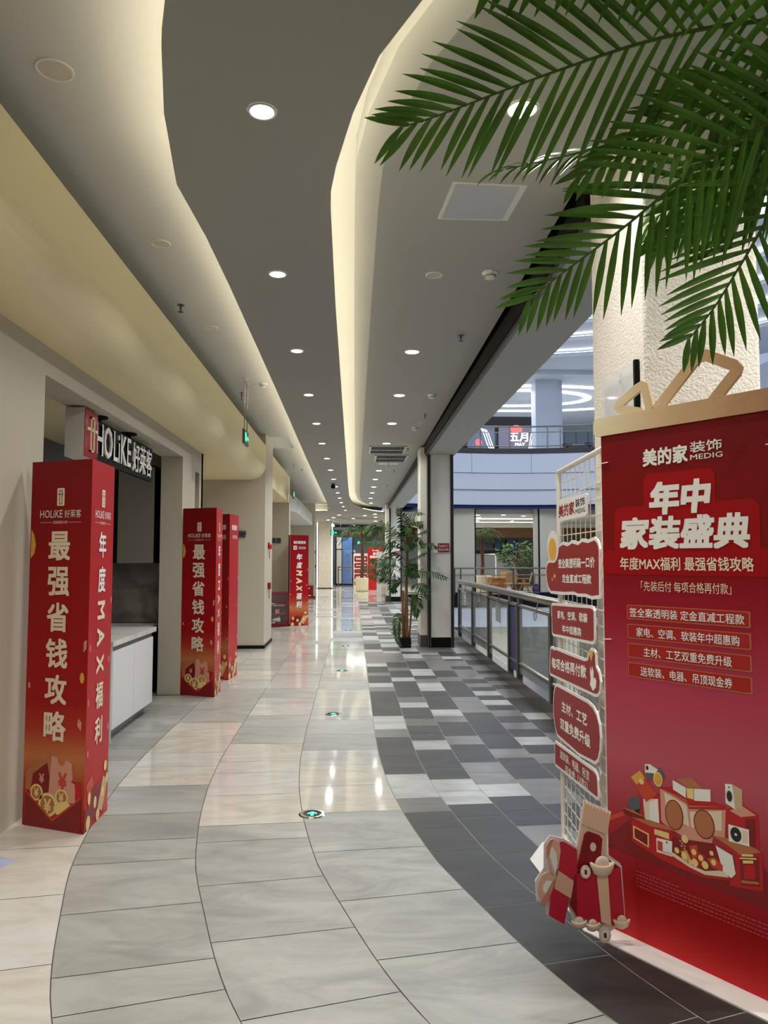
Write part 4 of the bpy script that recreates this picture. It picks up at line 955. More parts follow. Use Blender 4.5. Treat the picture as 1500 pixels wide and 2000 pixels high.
def spline(pts, n):
    pts = [Vector(p) for p in pts]; P = [2 * pts[0] - pts[1]] + pts + [2 * pts[-1] - pts[-2]]
    out = []
    for k in range(n + 1):
        u = k / n * (len(pts) - 1); i = min(int(u), len(pts) - 2); t_ = u - i
        a, b_, c_, d = P[i], P[i + 1], P[i + 2], P[i + 3]
        out.append(.5 * ((2 * b_) + (c_ - a) * t_ + (2 * a - 5 * b_ + 4 * c_ - d) * t_ ** 2 + (3 * b_ - a - 3 * c_ + d) * t_ ** 3))
    acc = [0]
    for a, b_ in zip(out, out[1:]): acc.append(acc[-1] + (b_ - a).length)
    even, i = [], 0
    for k in range(n + 1):
        w = acc[-1] * k / n
        while i < n - 1 and acc[i + 1] < w: i += 1
        f = (w - acc[i]) / max(1e-9, acc[i + 1] - acc[i]); even.append(out[i].lerp(out[i + 1], min(1, max(0, f))))
    return even
def frond(parent, pts, L, w, n, face, leaf, droop=.35, sweep=48, bare=0.1, r0=.009, rnd=None, seg=5, jit=.12):
    rnd = rnd or random
    face = Vector(face)
    sp_ = spline(pts, n * 2); q = MB(); N = len(sp_)
    q.tube([tuple(p) for p in sp_[::2]], [r0 * (1 - .75 * i / (len(sp_[::2]) - 1)) for i in range(len(sp_[::2]))], 6, 1)
    k0 = int(N * bare)
    for i in range(k0, N):
        t_ = (i - k0) / max(1, N - 1 - k0)
        T = (sp_[min(i + 1, N - 1)] - sp_[max(i - 1, 0)]).normalized()
        S = T.cross(face).normalized()
        side = 1 if i % 2 else -1
        a = R(sweep + 16 * (1 - t_) - 18 * t_ ** 3 + rnd.uniform(-4, 4))
        D_ = (S * side * math.sin(a) + T * math.cos(a) + face.normalized() * rnd.uniform(-jit, jit)).normalized()
        ll = L * (.62 + .42 * math.sin(math.pi * min(1, .15 + .8 * t_))) * (1 - .5 * t_ ** 1.8) * rnd.uniform(.92, 1.06)
        nn = S.cross(T); nn = nn if nn.dot(face) > 0 else -nn
        blade(q, sp_[i], D_, nn, ll, w, droop * rnd.uniform(.6, 1.3), 0, seg)
    return q.build('frond', [leaf, M['rachis']], parent, fix=False)
rp = random.Random(3)
CR = Vector((1.72, 1.88, 2.78))
t = thing('palm_tree', 'tall potted palm whose big green fronds hang in from above the poster', 'palm tree', (1.72, 1.88, 0))
q = MB(); q.lathe([(.17, 0), (.22, .1), (.22, .38), (.19, .4)], 24); q.build('pot', M['pot'], t)
q = MB(); q.tube([(0, 0, .3), (.02, .01, 1.2), (0, 0, 2.0), (0, 0, 2.85)], [.06, .055, .05, .045], 12); q.build('trunk', M['trunk'], t)
def near_frond(pts, *a, **k): return frond(t, [Vector(p) - Vector((1.72, 1.88, 0)) for p in pts], *a, **k)
toc = lambda p: (Vector((0, 0, 1.5)) - Vector(p))
near_frond([CR, (1.45, 1.88, 2.97), (1.16, 1.95, 3.01), (.88, 2.02, 3.0), (.58, 2.1, 2.94), (.26, 2.21, 2.87), (.15, 2.245, 2.852)], .43, .0112, 37, toc((.6, 2.1, 2.95)), M['leaf'], .22, 46, .16, rnd=rp, seg=6)
near_frond([CR, (1.42, 1.9, 2.8), (1.18, 2.0, 2.74), (1.03, 2.1, 2.67), (.84, 2.22, 2.53), (.67, 2.33, 2.42), (.585, 2.4, 2.36)], .37, .0105, 33, toc((.85, 2.2, 2.5)), M['leaf'], .2, 46, .2, rnd=rp, seg=6)
near_frond([CR, (1.42, 2.0, 2.72), (1.26, 2.07, 2.56), (1.18, 2.16, 2.4), (1.12, 2.22, 2.28), (1.055, 2.26, 2.19)], .32, .0102, 29, toc((1.1, 2.2, 2.3)), M['leaf'], .15, 46, .3, rnd=rp, seg=6)
near_frond([CR, (1.55, 2.05, 2.92), (1.3, 2.2, 2.98), (1.12, 2.45, 3.05), (.95, 2.7, 3.07), (.56, 2.85, 3.04)], .30, .0115, 30, Vector((-.3, -.5, .6)), M['leaf'], .55, 50, .2, rnd=rp)
near_frond([CR, (1.3, 1.85, 3.0), (.98, 1.8, 3.1), (.68, 1.9, 3.17), (.4, 2.0, 3.14)], .30, .0115, 28, toc((.7, 1.9, 3.1)), M['leaf'], .5, 48, .15, rnd=rp)
near_frond([CR, (1.5, 2.2, 2.9), (1.32, 2.5, 2.92), (1.15, 2.75, 2.8)], .28, .0115, 26, Vector((-.4, -.7, .3)), M['leaf'], .5, 48, .25, rnd=rp)
near_frond([CR, (1.5, 2.1, 2.78), (1.3, 2.3, 2.72), (1.12, 2.5, 2.62)], .26, .0115, 26, Vector((-.4, -.7, .1)), M['leaf'], .4, 48, .25, rnd=rp)
near_frond([CR, (1.4, 1.98, 2.88), (1.18, 2.06, 2.86), (.93, 2.12, 2.78), (.7, 2.2, 2.68)], .27, .0115, 26, toc((1, 2.1, 2.8)) + Vector((0, 0, 1.2)), M['leaf'], .5, 46, .2, rnd=rp)
near_frond([CR, (1.45, 2.0, 2.82), (1.24, 2.15, 2.77), (1.1, 2.25, 2.66), (.98, 2.32, 2.52)], .26, .0115, 26, toc((1.1, 2.1, 2.7)), M['leaf'], .5, 44, .2, rnd=rp)
near_frond([CR, (2.0, 1.7, 2.95), (2.25, 1.5, 2.9), (2.45, 1.3, 2.7)], .3, .010, 24, Vector((0, 0, 1)), M['leaf'], .5, rnd=rp)
near_frond([CR, (1.9, 2.15, 2.95), (2.05, 2.4, 2.88), (2.15, 2.6, 2.7)], .3, .010, 24, Vector((0, 0, 1)), M['leaf'], .5, rnd=rp)
# bushy palm by the column
t = thing('bushy_palm', 'multi stemmed palm in a small black pot standing before the nearer cream column', 'palm tree', (.848, 12.68, 0))
q = MB(); q.box(-.06, .13, -.1, .1, 0, .17); q.build('pot', M['black'], t, bevel=.01)
for pts, r_ in (([(0, 0, .17), (-.005, 0, .6), (0, 0, .96)], .022), ([(.07, .0, .17), (.065, 0, .6), (.055, 0, 1.1)], .026), ([(.11, .03, .17), (.14, .03, .55), (.17, .02, .9)], .018), ([(.03, .04, .15), (.06, .03, 1.0), (.085, 0, 1.86)], .024)):
    q = MB(); q.tube([tuple(p) for p in spline(pts, 6)], r_, 10); q.build('cane', M['cane'], t)
FB = [[(-.01, 0, 1.7), (-.12, .08, 1.86), (-.25, .15, 2.04), (-.37, .23, 2.14)], [(-.01, 0, 1.66), (-.2, .08, 1.71), (-.44, .15, 1.76), (-.66, .22, 1.78)], [(-.02, 0, 1.49), (-.15, -.07, 1.47), (-.39, -.15, 1.45), (-.55, -.22, 1.46)], [(-.03, 0, 1.26), (-.2, -.07, 1.33), (-.47, -.14, 1.34), (-.7, -.21, 1.32)], [(-.03, 0, 1.12), (-.14, .06, 1.15), (-.28, .11, 1.19), (-.56, .17, 1.2)], [(.05, 0, 1.69), (.19, -.2, 1.71), (.37, -.5, 1.73), (.53, -.62, 1.68)], [(.09, 0, 1.77), (.2, -.22, 1.88), (.29, -.42, 1.94), (.36, -.52, 1.96)], [(.07, 0, 1.47), (.17, -.2, 1.5), (.28, -.42, 1.57), (.36, -.55, 1.6)], [(.06, 0, 1.22), (.23, -.3, 1.28), (.43, -.55, 1.26), (.65, -.66, 1.19)], [(.06, 0, 1.1), (-.08, .02, 1.11), (-.17, .04, 1.05), (-.15, .05, .94)], [(.12, 0, 1.02), (.23, -.25, 1.07), (.33, -.45, 1.0), (.37, -.52, .87)], [(.1, 0, .89), (.17, -.16, .89), (.21, -.28, .76), (.19, -.32, .55)], [(-.02, 0, .56), (-.1, -.1, .48), (-.11, -.2, .2), (-.06, -.3, .06)], [(.09, 0, 1.85), (.12, -.1, 2.08), (.2, -.3, 2.26), (.29, -.42, 2.24)], [(.08, 0, 1.86), (.16, -.15, 2.04), (.22, -.32, 2.11), (.28, -.42, 2.02)], [(.05, 0, 1.29), (.08, -.1, 1.34), (.11, -.2, 1.32), (.15, -.3, 1.2)], [(.08, 0, 1.8), (.05, -.05, 2.0), (-.02, -.1, 2.2), (-.1, -.14, 2.32)]]
for i, f in enumerate(FB):
    frond(t, f, .19 if i != 12 else .13, .0105, 22, Vector((.1, -.75, .65)) if i not in (12, 11) else Vector((0, -1, .2)), M['leaf2'], .75, 50, .2 if i not in (12,) else .0, .006, rp, 4, .25)
rb_ = random.Random(21)
for k in range(11):
    a = R(rb_.uniform(150, 330)); hz = rb_.uniform(1.0, 1.85); ln = rb_.uniform(.3, .45); up = rb_.uniform(.1, .28)
    ca, sa = math.cos(a), math.sin(a)
    frond(t, [(.06, 0, hz), (.06 + ca * ln * .4, sa * ln * .4, hz + up), (.06 + ca * ln * .8, sa * ln * .8, hz + up * .9), (.06 + ca * ln, sa * ln, hz + up * .4)], .17, .0105, 18, Vector((ca * .3, sa * .3, 1)), M['leaf2'], .75, 50, .15, .006, rb_, 4, .25)
# tall far palm in a cream pot and others
def tall_palm(loc, label, H, Lf, nf, name='tall_palm', leaf='leaf2', potr=.3, poth=.62, pot='pot', seed=1):
    rr_ = random.Random(seed)
    t = thing(name, label, 'palm tree', loc)
    q = MB(); q.lathe([(potr * .85, 0), (potr, .06), (potr, poth - .03), (potr * .93, poth)], 24); q.build('pot', M[pot], t, smooth=False)
    q = MB(); q.tube([(0, 0, poth - .08), (.03, 0, H * .5), (0, 0, H)], [.09, .08, .07], 12); q.build('trunk', M['trunk'], t)
    for i in range(nf):
        a = 2 * math.pi * i / nf + rr_.uniform(-.2, .2); e = rr_.uniform(.1, 1.0)
        ca, sa = math.cos(a), math.sin(a)
        p = [(0, 0, H - .05), (ca * Lf * .35, sa * Lf * .35, H + Lf * .38 * e), (ca * Lf * .7, sa * Lf * .7, H + Lf * .38 * e - .05), (ca * Lf, sa * Lf, H + Lf * (.5 * e - .45))]
        frond(t, p, Lf * .34, .016, 16, Vector((ca * .2, sa * .2, 1)), M[leaf], .7, 50, .15, .012, rr_, 3, .2)
    return t
tall_palm((.4, 34.2, 0), 'tall palm in a cream tub at the far end of the corridor', 2.65, 1.25, 15, seed=2)
tall_palm((1.35, 30.3, 0), 'leafy palm standing behind the farther cream column', 2.6, 1.0, 12, seed=5)
tall_palm((5.7, 32.75, 0), 'leaning palm in a big cream tub before the cafe across the void', 2.5, .95, 14, leaf='leaf3', potr=.42, poth=.75, seed=7)
t = thing('potted_tree', 'bushy potted fig tree among the cafe chairs across the void', 'tree', (7.75, 35.0, 0))
q = MB(); q.lathe([(.28, 0), (.34, .5)], 20); q.build('pot', M['dark'], t)
q = MB(); q.tube([(0, 0, .45), (.05, 0, 1.1), (0, 0, 1.7)], [.05, .045, .03], 8)
for k in range(7):
    a = k * .9; q.tube([(0, 0, .9 + .1 * k), (.35 * math.cos(a), .35 * math.sin(a), 1.3 + .12 * k), (.6 * math.cos(a), .6 * math.sin(a), 1.45 + .14 * k)], [.025, .018, .01], 6)
q.build('trunk', M['trunk'], t)
q = MB(); rt = random.Random(9)
for i in range(520):
    a, b_ = rt.uniform(0, 6.28), rt.uniform(-1, 1); rad = rt.uniform(.35, 1) ** .6
    p = Vector((math.cos(a) * math.sqrt(1 - b_ * b_) * .95 * rad, math.sin(a) * math.sqrt(1 - b_ * b_) * .8 * rad, 1.65 + b_ * .72 * rad))
    blade(q, p, Vector((math.cos(a), math.sin(a), rt.uniform(-.3, .6))), Vector((rt.uniform(-1, 1), rt.uniform(-1, 1), 1)), rt.uniform(.16, .28), rt.uniform(.03, .05), .5, 0, 3)
q.build('foliage', M['leaf3'], t, fix=False)

# ------------------------------------------------------------------ promotional poster
PD = Vector((.56451, -.82542, 0)); PP = Vector((1.047, 3.078, 0))
base = MB(); base.prism([(.884, 3.768), (.931, 3.054), (1.40, 2.37), (1.53, 2.44), (1.115, 3.08), (1.13, 4.03), (1.0, 3.98)], 0, .006)
tag(base.build('base_sheet', M['board']), 'white base sheet lying on the floor under the poster and the wire panel', 'floor sheet')
t = thing('promotion_poster', 'large red promotion poster with a cream lid and bow before the plaster column', 'poster', M=FR(PP + Vector((0, 0, .006)), PD))
POST = ramp_mat('poster_red_print_sheen', [(0, (206, 34, 36)), (.1, (160, 4, 8)), (.2, (176, 40, 50)), (.34, (198, 92, 106)), (.48, (192, 66, 92)), (.62, (164, 20, 40)), (.72, (138, 3, 7)), (1, (124, 2, 4))], 1)  # printed reds; the pink middle also carries reflected light as colour
PW = .735
q = MB(); q.box(0, PW, 0, 2.05, -.014, 0); q.build('panel', POST, t)
lidm = ramp_mat('lid_cream_copper_print', [(0, (234, 218, 180)), (.45, (214, 176, 134)), (1, (196, 140, 98))], 0, .5, .8)
q = MB(); q.prism(rrect(-.033, PW + .03, 2.01, 2.088, .02), -.014, .006); q.build('lid_band', lidm, t)
def ribbon(pts, w, nm):
    q = MB(); n = len(pts); P = [Vector((x, y)) for x, y in pts]; A, B = [], []
    for i in range(n):
        a = (P[i] - P[i - 1]).normalized() if i else (P[1] - P[0]).normalized(); b_ = (P[i + 1] - P[i]).normalized() if i < n - 1 else a
        tn = (a + b_); tn = tn.normalized() if tn.length > .2 else a
        nn = Vector((-tn.y, tn.x)); k = 1 / max(.5, abs(nn.dot(Vector((-a.y, a.x)))))
        A.append(P[i] + nn * w / 2 * k); B.append(P[i] - nn * w / 2 * k)
    for i in range(n - 1): q.prism([tuple(A[i]), tuple(A[i + 1]), tuple(B[i + 1]), tuple(B[i])], -.014, .0)
    return q.build(nm, lidm, t)
ribbon([(.19, 2.085)] + [(.095, 2.112), (.087, 2.122), (.092, 2.135)] + [(.185, 2.187), (.2, 2.192), (.212, 2.185)] + [(.237, 2.08)], .036, 'bow_loop')
ribbon([(.25, 2.07), (.43, 2.245), (.45, 2.256), (.475, 2.255), (.58, 2.195), (.59, 2.18), (.585, 2.165), (.49, 2.07)], .042, 'bow_loop')
txt(t, '美的家', .2, .395, 1.86, 1.93, M['letter'], .002, .028); txt(t, '装饰', .405, .53, 1.893, 1.935, M['letter'], .002, .012); txt(t, 'MEDIG', .405, .532, 1.866, 1.886, M['letter'], .002, .01)
def backing(rects, z):
    q = MB()
    for i, r_ in enumerate(rects): q.flat(rrect(*r_), z + i * .0001)
    q.build('title_shape', M['title_red'], t)
backing([(.2, .5, 1.6, 1.83, .03), (.06, .66, 1.5, 1.705, .035), (.0, .7, 1.43, 1.53, .03)], .001)
txt(t, '年中', .225, .485, 1.665, 1.795, M['letter'], .003, .045, shear=.12); txt(t, '家装盛典', .085, .625, 1.53, 1.66, M['letter'], .003, .036, shear=.12)
txt(t, '年度MAX福利 最强省钱攻略', .085, .635, 1.448, 1.5, M['letter_cream'], .003, .012)
txt(t, '「先装后付 每项合格再付款」', .18, .55, 1.365, 1.405, M['letter_cream'], .002)
for i, (s_, x0, x1) in enumerate((('签全案透明装 定金直减工程款', .125, .595), ('家电、空调、软装年中超惠购', .155, .575), ('主材、工艺双重免费升级', .185, .545), ('送软装、电器、吊顶现金券', .17, .545))):
    y1 = 1.308 - .0766 * i
    q = MB(); q.flat(rrect(.112, .616, y1 - .058, y1, .007), .001, 0); q.flat(rrect(.115, .610, y1 - .054, y1 - .003, .006), .0015, 1); bt = q.build('button_plate', [M['copper'], M['red_btn']], t)
    txt(bt, s_, x0, x1, y1 - .048, y1 - .011, M['letter'], .003, .008)
# printed picture of the gift counter
A = []
def art(poly, m, z): A.append((poly, m, z))
art([(0, .32), (.0, .36), (.11, .46), (.3, .44), (.63, .44), (PW, .36), (PW, .3)], 'red_dark', .0006)
art([(0, .44), (.09, .485), (.11, .478), (0, .42)], 'orange_red', .0008)
art([(.504, .599), (.566, .634), (.623, .611), (.621, .46), (.499, .46)], 'red', .001); art([(.52, .6), (.566, .628), (.615, .608), (.56, .588)], 'pink', .0013)
art([(.575, .585), (.612, .595), (.612, .5), (.575, .49)], 'red_dark', .0013)
art([(.532, .694), (.568, .684), (.566, .616), (.541, .609)], 'cream_dark', .0014); art([(.506, .69), (.532, .694), (.541, .609), (.506, .622)], 'letter', .0016); art(circ(.521, .65, .011, .02, 18), 'grey', .0019); art(circ(.521, .65, .0085, .016, 18), 'dark', .0021); art(circ(.52, .681, .003, n=8), 'dark', .0019)
art([(.138, .572), (.168, .551), (.253, .601), (.252, .477), (.171, .475)], 'red', .001)
art([(.168, .551), (.234, .568), (.238, .469), (.194, .455), (.174, .479)], 'cream', .0014); art([(.194, .455), (.196, .545), (.234, .568), (.238, .469)], 'letter', .0016)
art([(.115, .624), (.157, .659), (.23, .583), (.182, .543)], 'orange_red', .0018); art([(.115, .624), (.157, .659), (.18, .634), (.14, .6)], 'gold', .002); art(circ(.163, .617, .011, n=14), 'gold_lt', .0022)
art([(.244, .61), (.354, .587), (.362, .566), (.506, .604), (.499, .498), (.455, .493), (.45, .465), (.363, .447), (.254, .482), (.246, .491)], 'pink', .0012); art([(.262, .6), (.354, .575), (.362, .5), (.27, .52)], 'cream', .0014); art([(.366, .555), (.49, .59), (.488, .52), (.37, .5)], 'cream', .0014)
art([(.244, .614), (.299, .632), (.354, .602), (.446, .614), (.506, .611), (.506, .598), (.362, .564), (.354, .583)], 'red', .0017); art([(.25, .613), (.354, .594), (.362, .576), (.5, .608), (.362, .57), (.354, .587)], 'copper', .002)
art([(.317, .663), (.378, .68), (.419, .653), (.38, .605), (.354, .602), (.353, .641)], 'copper', .0018); art([(.299, .655), (.353, .639), (.352, .602), (.3, .62)], 'letter', .0021); art([(.385, .643), (.45, .656), (.45, .613), (.386, .6)], 'letter', .0021); art([(.356, .637), (.382, .643), (.384, .603), (.358, .604)], 'gold_lt', .002)
art(circ(.302, .526, .038, .056), 'red_dark', .0022); art(circ(.302, .526, .034, .052), 'copper', .0025); art(circ(.422, .525, .041, .052), 'red_dark', .0022); art(circ(.422, .525, .037, .048), 'copper', .0025)
art([(.113, .459), (.299, .471), (.298, .443), (.221, .349), (.113, .372)], 'red', .0015); art([(.113, .466), (.2, .478), (.3, .476), (.299, .466), (.2, .455)], 'copper', .0018); art([(.12, .436), (.191, .424), (.19, .371), (.121, .387)], 'gold_lt', .0018); art([(.126, .43), (.185, .419), (.184, .377), (.127, .392)], 'red_dark', .002); art([(.215, .45), (.278, .452), (.278, .428), (.215, .43)], 'gold_lt', .0018)
art([(.223, .419), (.291, .425), (.289, .368), (.224, .366)], 'letter', .0019); art([(.228, .41), (.25, .41), (.25, .375), (.228, .375)], 'orange_red', .0022); art(circ(.268, .414, .0035, n=8), 'dark', .0022)
art([(.222, .369), (.296, .372), (.373, .362), (.495, .383), (.534, .374), (.51, .355), (.414, .334), (.304, .336), (.221, .345)], 'red', .0016); art([(.222, .372), (.296, .37), (.36, .352), (.42, .345), (.51, .365), (.495, .385), (.42, .358), (.36, .364), (.296, .385)], 'cream', .0019)
art([(.289, .44), (.454, .466), (.496, .413), (.491, .382), (.42, .36), (.36, .366), (.296, .388)], 'red_dark', .0018)
art([(.453, .494), (.553, .507), (.63, .489), (.551, .456), (.533, .468)], 'copper', .0017); art([(.532, .465), (.632, .487), (.633, .358), (.513, .338), (.514, .371), (.538, .382)], 'red', .0016); art([(.553, .45), (.62, .472), (.622, .372), (.553, .355)], 'red_dark', .0019); art([(.565, .425), (.605, .44), (.606, .39), (.566, .378)], 'red', .0021)
art([(.56, .462), (.6, .473), (.6, .465), (.56, .454)], 'gold_lt', .0022); art([(.553, .448), (.612, .464), (.612, .459), (.553, .443)], 'gold_lt', .0022); art([(.563, .441), (.6, .452), (.6, .442), (.563, .431)], 'gold_lt', .0022); art([(.556, .372), (.616, .385), (.62, .378), (.556, .362)], 'copper', .0022)
art([(.514, .551), (.588, .553), (.588, .496), (.514, .492)], 'letter', .0021); art(circ(.541, .523, .02, .025, 20), 'dark', .0024); art(circ(.541, .523, .005, n=10), 'letter', .0026); art([(.564, .545), (.584, .546), (.584, .505), (.564, .503)], 'cream', .0023)
art([(.464, .462), (.526, .446), (.536, .386), (.52, .366), (.491, .378)], 'letter', .002); art([(.36, .43), (.392, .442), (.397, .4), (.372, .385)], 'orange_red', .0022); art([(.391, .421), (.426, .413), (.415, .376), (.39, .367)], 'red', .0023); art([(.325, .4), (.35, .41), (.37, .378), (.345, .366)], 'gold', .0021); art([(.43, .405), (.46, .42), (.49, .4), (.488, .378), (.45, .38)], 'orange_red', .0021)
for x, y, r_ in ((.34, .386, .012), (.406, .4, .01), (.379, .413, .01), (.344, .45, .014), (.382, .376, .013), (.422, .38, .013), (.455, .4, .01), (.31, .398, .01), (.448, .43, .008), (.365, .37, .008)): art(circ(x, y, r_, r_ * 1.1, 14), 'gold_lt', .0026)
for x, y in ((.325, .437), (.333, .43), (.33, .42), (.343, .424), (.342, .413)): art(circ(x, y, .004, n=8), 'pink', .0026)
art([(.113, .547), (.156, .554), (.153, .51), (.119, .493), (.092, .511)], 'grey', .002); art([(.092, .511), (.119, .52), (.15, .512), (.148, .49), (.119, .488)], 'dark', .0019); art([(.072, .489), (.128, .488), (.181, .477), (.166, .469), (.079, .468)], 'red_dark', .0017); art([(.072, .492), (.12, .497), (.178, .482), (.12, .486)], 'copper', .0021)
art([(.18, .688), (.202, .693), (.237, .679), (.223, .662), (.18, .656)], 'letter', .002); art(circ(.19, .676, .006, .009, 12), 'dark', .0023); art([(.18, .656), (.21, .66), (.216, .64), (.19, .63)], 'grey', .0019); art([(.236, .69), (.255, .685), (.27, .655), (.24, .655)], 'grey', .0021); art(circ(.236, .643, .02, .028, 18), 'gold_lt', .0023); art(circ(.236, .643, .016, .023, 18), 'gold', .0025)
names = sorted({m for _, m, _ in A}); q = MB()
for poly, m, z in A: q.flat(poly, z, names.index(m))
q.build('artwork_print', [M[n] for n in names], t)
q = MB(); rx = random.Random(4)
for r_ in range(5):
    x = .13 if r_ else .13; y = .262 - .014 * r_
    while x < (.3 if r_ == 0 else .66):
        w = rx.uniform(.008, .02); q.flat([(x, y), (x + w, y), (x + w, y + .005), (x, y + .005)], .001); x += w + .004
q.build('small_print', mat('faint_pink_print', (196, 70, 70), .5), t)
for x, y in ((0, 1.894), (PW - .045, 1.89), (0, 1.16)):
    q = MB(); q.tube([(x, y, .004), (x + .036, y + .002, .004)], .0022, 6); q.build('cable_tie', M['letter'], t)

# ------------------------------------------------------------------ wire panel with small signs
G0 = Vector((1.112, 4.03, .006)); GD = (Vector((1.06, 3.10, 0)) - Vector((1.112, 4.03, 0))).normalized()
t = thing('wire_display_panel', 'cream wire grid panel standing beside the red poster, hung with small red signs', 'display panel', M=FR(G0, GD))
q = MB(); W_, H_ = .93, 1.97
for x in (0, W_): q.tube([(x, 0, -.018), (x, H_, -.018)], .014, 8)
for y in (.016, H_): q.tube([(0, y, -.018), (W_, y, -.018)], .014, 8)
q.build('frame', M['grid'], t)
q = MB()
n = 10
for i in range(1, n): q.tube([(W_ * i / n, 0.02, -.018), (W_ * i / n, H_, -.018)], .0026, 6)
for i in range(1, 28): q.tube([(0, H_ * i / 28, -.022), (W_, H_ * i / 28, -.022)], .003, 6)
q.build('wire_mesh', M['grid'], t)
GM = FR(G0, GD)
def gsign(label, outline, z0=.001, name='hanging_sign'):
    t = thing(name, label, 'sign', M=GM)
    xs_ = sum(p[0] for p in outline) / len(outline); ys_ = sum(p[1] for p in outline) / len(outline)
    q = MB(); q.prism(outline, z0, z0 + .008); q.build('panel', M['board'], t)
    return t, xs_, ys_
def shrink(poly, d):
    """move every point of an outline inward by d"""
    n = len(poly); a = sum(poly[i][0] * poly[(i + 1) % n][1] - poly[(i + 1) % n][0] * poly[i][1] for i in range(n))
    s = 1 if a > 0 else -1; out = []
    for i in range(n):
        p, b_, c_ = Vector(poly[i - 1]), Vector(poly[i]), Vector(poly[(i + 1) % n])
        e1 = (b_ - p).normalized(); e2 = (c_ - b_).normalized(); nn = Vector((-(e1.y + e2.y), e1.x + e2.x))
        nn = nn.normalized() if nn.length > .1 else Vector((-e1.y, e1.x))
        k = 1 / max(.55, nn.dot(Vector((-e1.y, e1.x)))); out.append(tuple(b_ + nn * d * k * s))
    return out
def redface(t, outline, d=.014, z=.0085, m='sign_red'):
    q = MB(); q.prism(shrink(outline, d), z - .0005, z + .001); return q.build('face', M[m], t)
G2 = [(x, y) for x, y in ((.092, 1.812), (.691, 1.794), (.691, 1.689), (.089, 1.688))]
t, _, _ = gsign('white plate with red and black characters, topmost on the wire panel', [(.10, 1.69), (.68, 1.69), (.69, 1.7), (.69, 1.785), (.68, 1.793), (.1, 1.808), (.09, 1.8), (.09, 1.7)])
txt(t, '美的家', .112, .46, 1.71, 1.777, M['sign_red'], .0095, .03); txt(t, '装饰', .48, .66, 1.74, 1.781, M['black'], .0095, .015); txt(t, 'MEDIG', .48, .664, 1.71, 1.732, M['black'], .0095, .01)
o1 = [(-.178, 1.485), (-.225, 1.462), (-.25, 1.429), (-.245, 1.39), (-.222, 1.352), (-.18, 1.318), (-.122, 1.298), (.2, 1.306), (.426, 1.318), (.5, 1.312), (.65, 1.318), (.75, 1.312), (.886, 1.324), (.894, 1.535), (.88, 1.56), (.855, 1.578), (.813, 1.59), (.7, 1.58), (.6, 1.588), (.519, 1.574), (.4, 1.585), (.3, 1.572), (.2, 1.582), (.107, 1.57), (.05, 1.53), (.006, 1.49)]
t, _, _ = gsign('largest red sign on the wire panel, with a yellow egg shape on its corner', o1)
redface(t, o1, .016)
txt(t, '签全案透明装一口价', .09, .816, 1.442, 1.492, M['letter'], .0105, .03, dy=.012); txt(t, '定金直减工程款', .178, .754, 1.368, 1.413, M['letter'], .0105, .03, dy=.012)
q = MB(); q.flat(circ(-.04, 1.56, .15, .09, 28), .011, 0); q.flat(circ(-.05, 1.545, .1, .062, 28), .0125, 1); q.build('egg_cutout', [M['board'], M['yellow']], t)
q = MB()
for cx, cy, s_ in ((-.006, 1.398, .016), (-.066, 1.379, .011)): q.flat([(cx - s_ * 2, cy), (cx, cy - s_), (cx + s_ * 2, cy), (cx, cy + s_)], .0105)
q.build('sparkle', M['gold'], t)
o2 = [(-.081, 1.248), (.72, 1.285), (.772, 1.282), (.792, 1.265), (.79, 1.14), (.775, 1.12), (.74, 1.113), (-.07, 1.066), (-.103, 1.075), (-.108, 1.225), (-.1, 1.242)]
t, _, _ = gsign('red sign with two short lines of text, second red sign down the wire panel', o2); redface(t, o2)
txt(t, '家电、空调、软装', .05, .676, 1.172, 1.217, M['letter'], .0105, .03, dy=.03); txt(t, '年中超惠购', .16, .558, 1.108, 1.15, M['letter'], .0105, .03, dy=.02)
o3 = [(-.124, 1.006), (-.05, 1.004), (.0, 1.012), (.3, 1.022), (.6, 1.034), (.66, 1.045), (.69, 1.08), (.72, 1.096), (.77, 1.097), (.8, 1.085), (.806, 1.03), (.85, 1.01), (.873, .97), (.86, .92), (.82, .896), (.76, .888), (-.16, .836), (-.187, .85), (-.17, .95), (-.15, .995)]
t, _, _ = gsign('red sign with a heart and pointing hand, third red sign down the wire panel', o3); redface(t, o3)
txt(t, '每项合格再付款', -.112, .64, .884, .946, M['letter'], .0105, .03, dy=.06)
q = MB(); q.flat([(.726, 1.035), (.76, 1.07), (.755, 1.085), (.738, 1.087), (.726, 1.078), (.714, 1.087), (.697, 1.083), (.694, 1.068)], .0105); q.build('heart', M['gold'], t)
q = MB(); q.flat([(.7, .93), (.75, .91), (.8, .935), (.81, .965), (.79, .975), (.765, .968), (.765, 1.0), (.745, 1.02), (.735, .99), (.715, 1.015), (.705, .985), (.715, .96)], .0105); q.build('hand_print', M['letter'], t)
o4 = [(-.049, .797), (-.02, .813), (.041, .82), (.646, .851), (.74, .845), (.8, .825), (.845, .785), (.857, .73), (.845, .67), (.81, .62), (.76, .594), (.469, .556), (.0, .536), (-.05, .56), (-.09, .62), (-.1, .7), (-.08, .76)]
t, _, _ = gsign('red rounded sign with two lines, fourth red sign down the wire panel', o4); redface(t, o4)
txt(t, '主材、工艺', .12, .64, .695, .752, M['letter'], .0105, .03, dy=.035); txt(t, '双重免费升级', .08, .69, .596, .656, M['letter'], .0105, .03, dy=.048)
o5 = [(-.06, .512), (.74, .582), (.785, .575), (.8, .55), (.806, .48), (.795, .462), (-.06, .375), (-.078, .385), (-.075, .5)]
t, _, _ = gsign('red sign with two lines of smaller text, lowest on the wire panel', [(x, y - .012) for x, y in o5]); redface(t, [(x, y - .012) for x, y in o5])
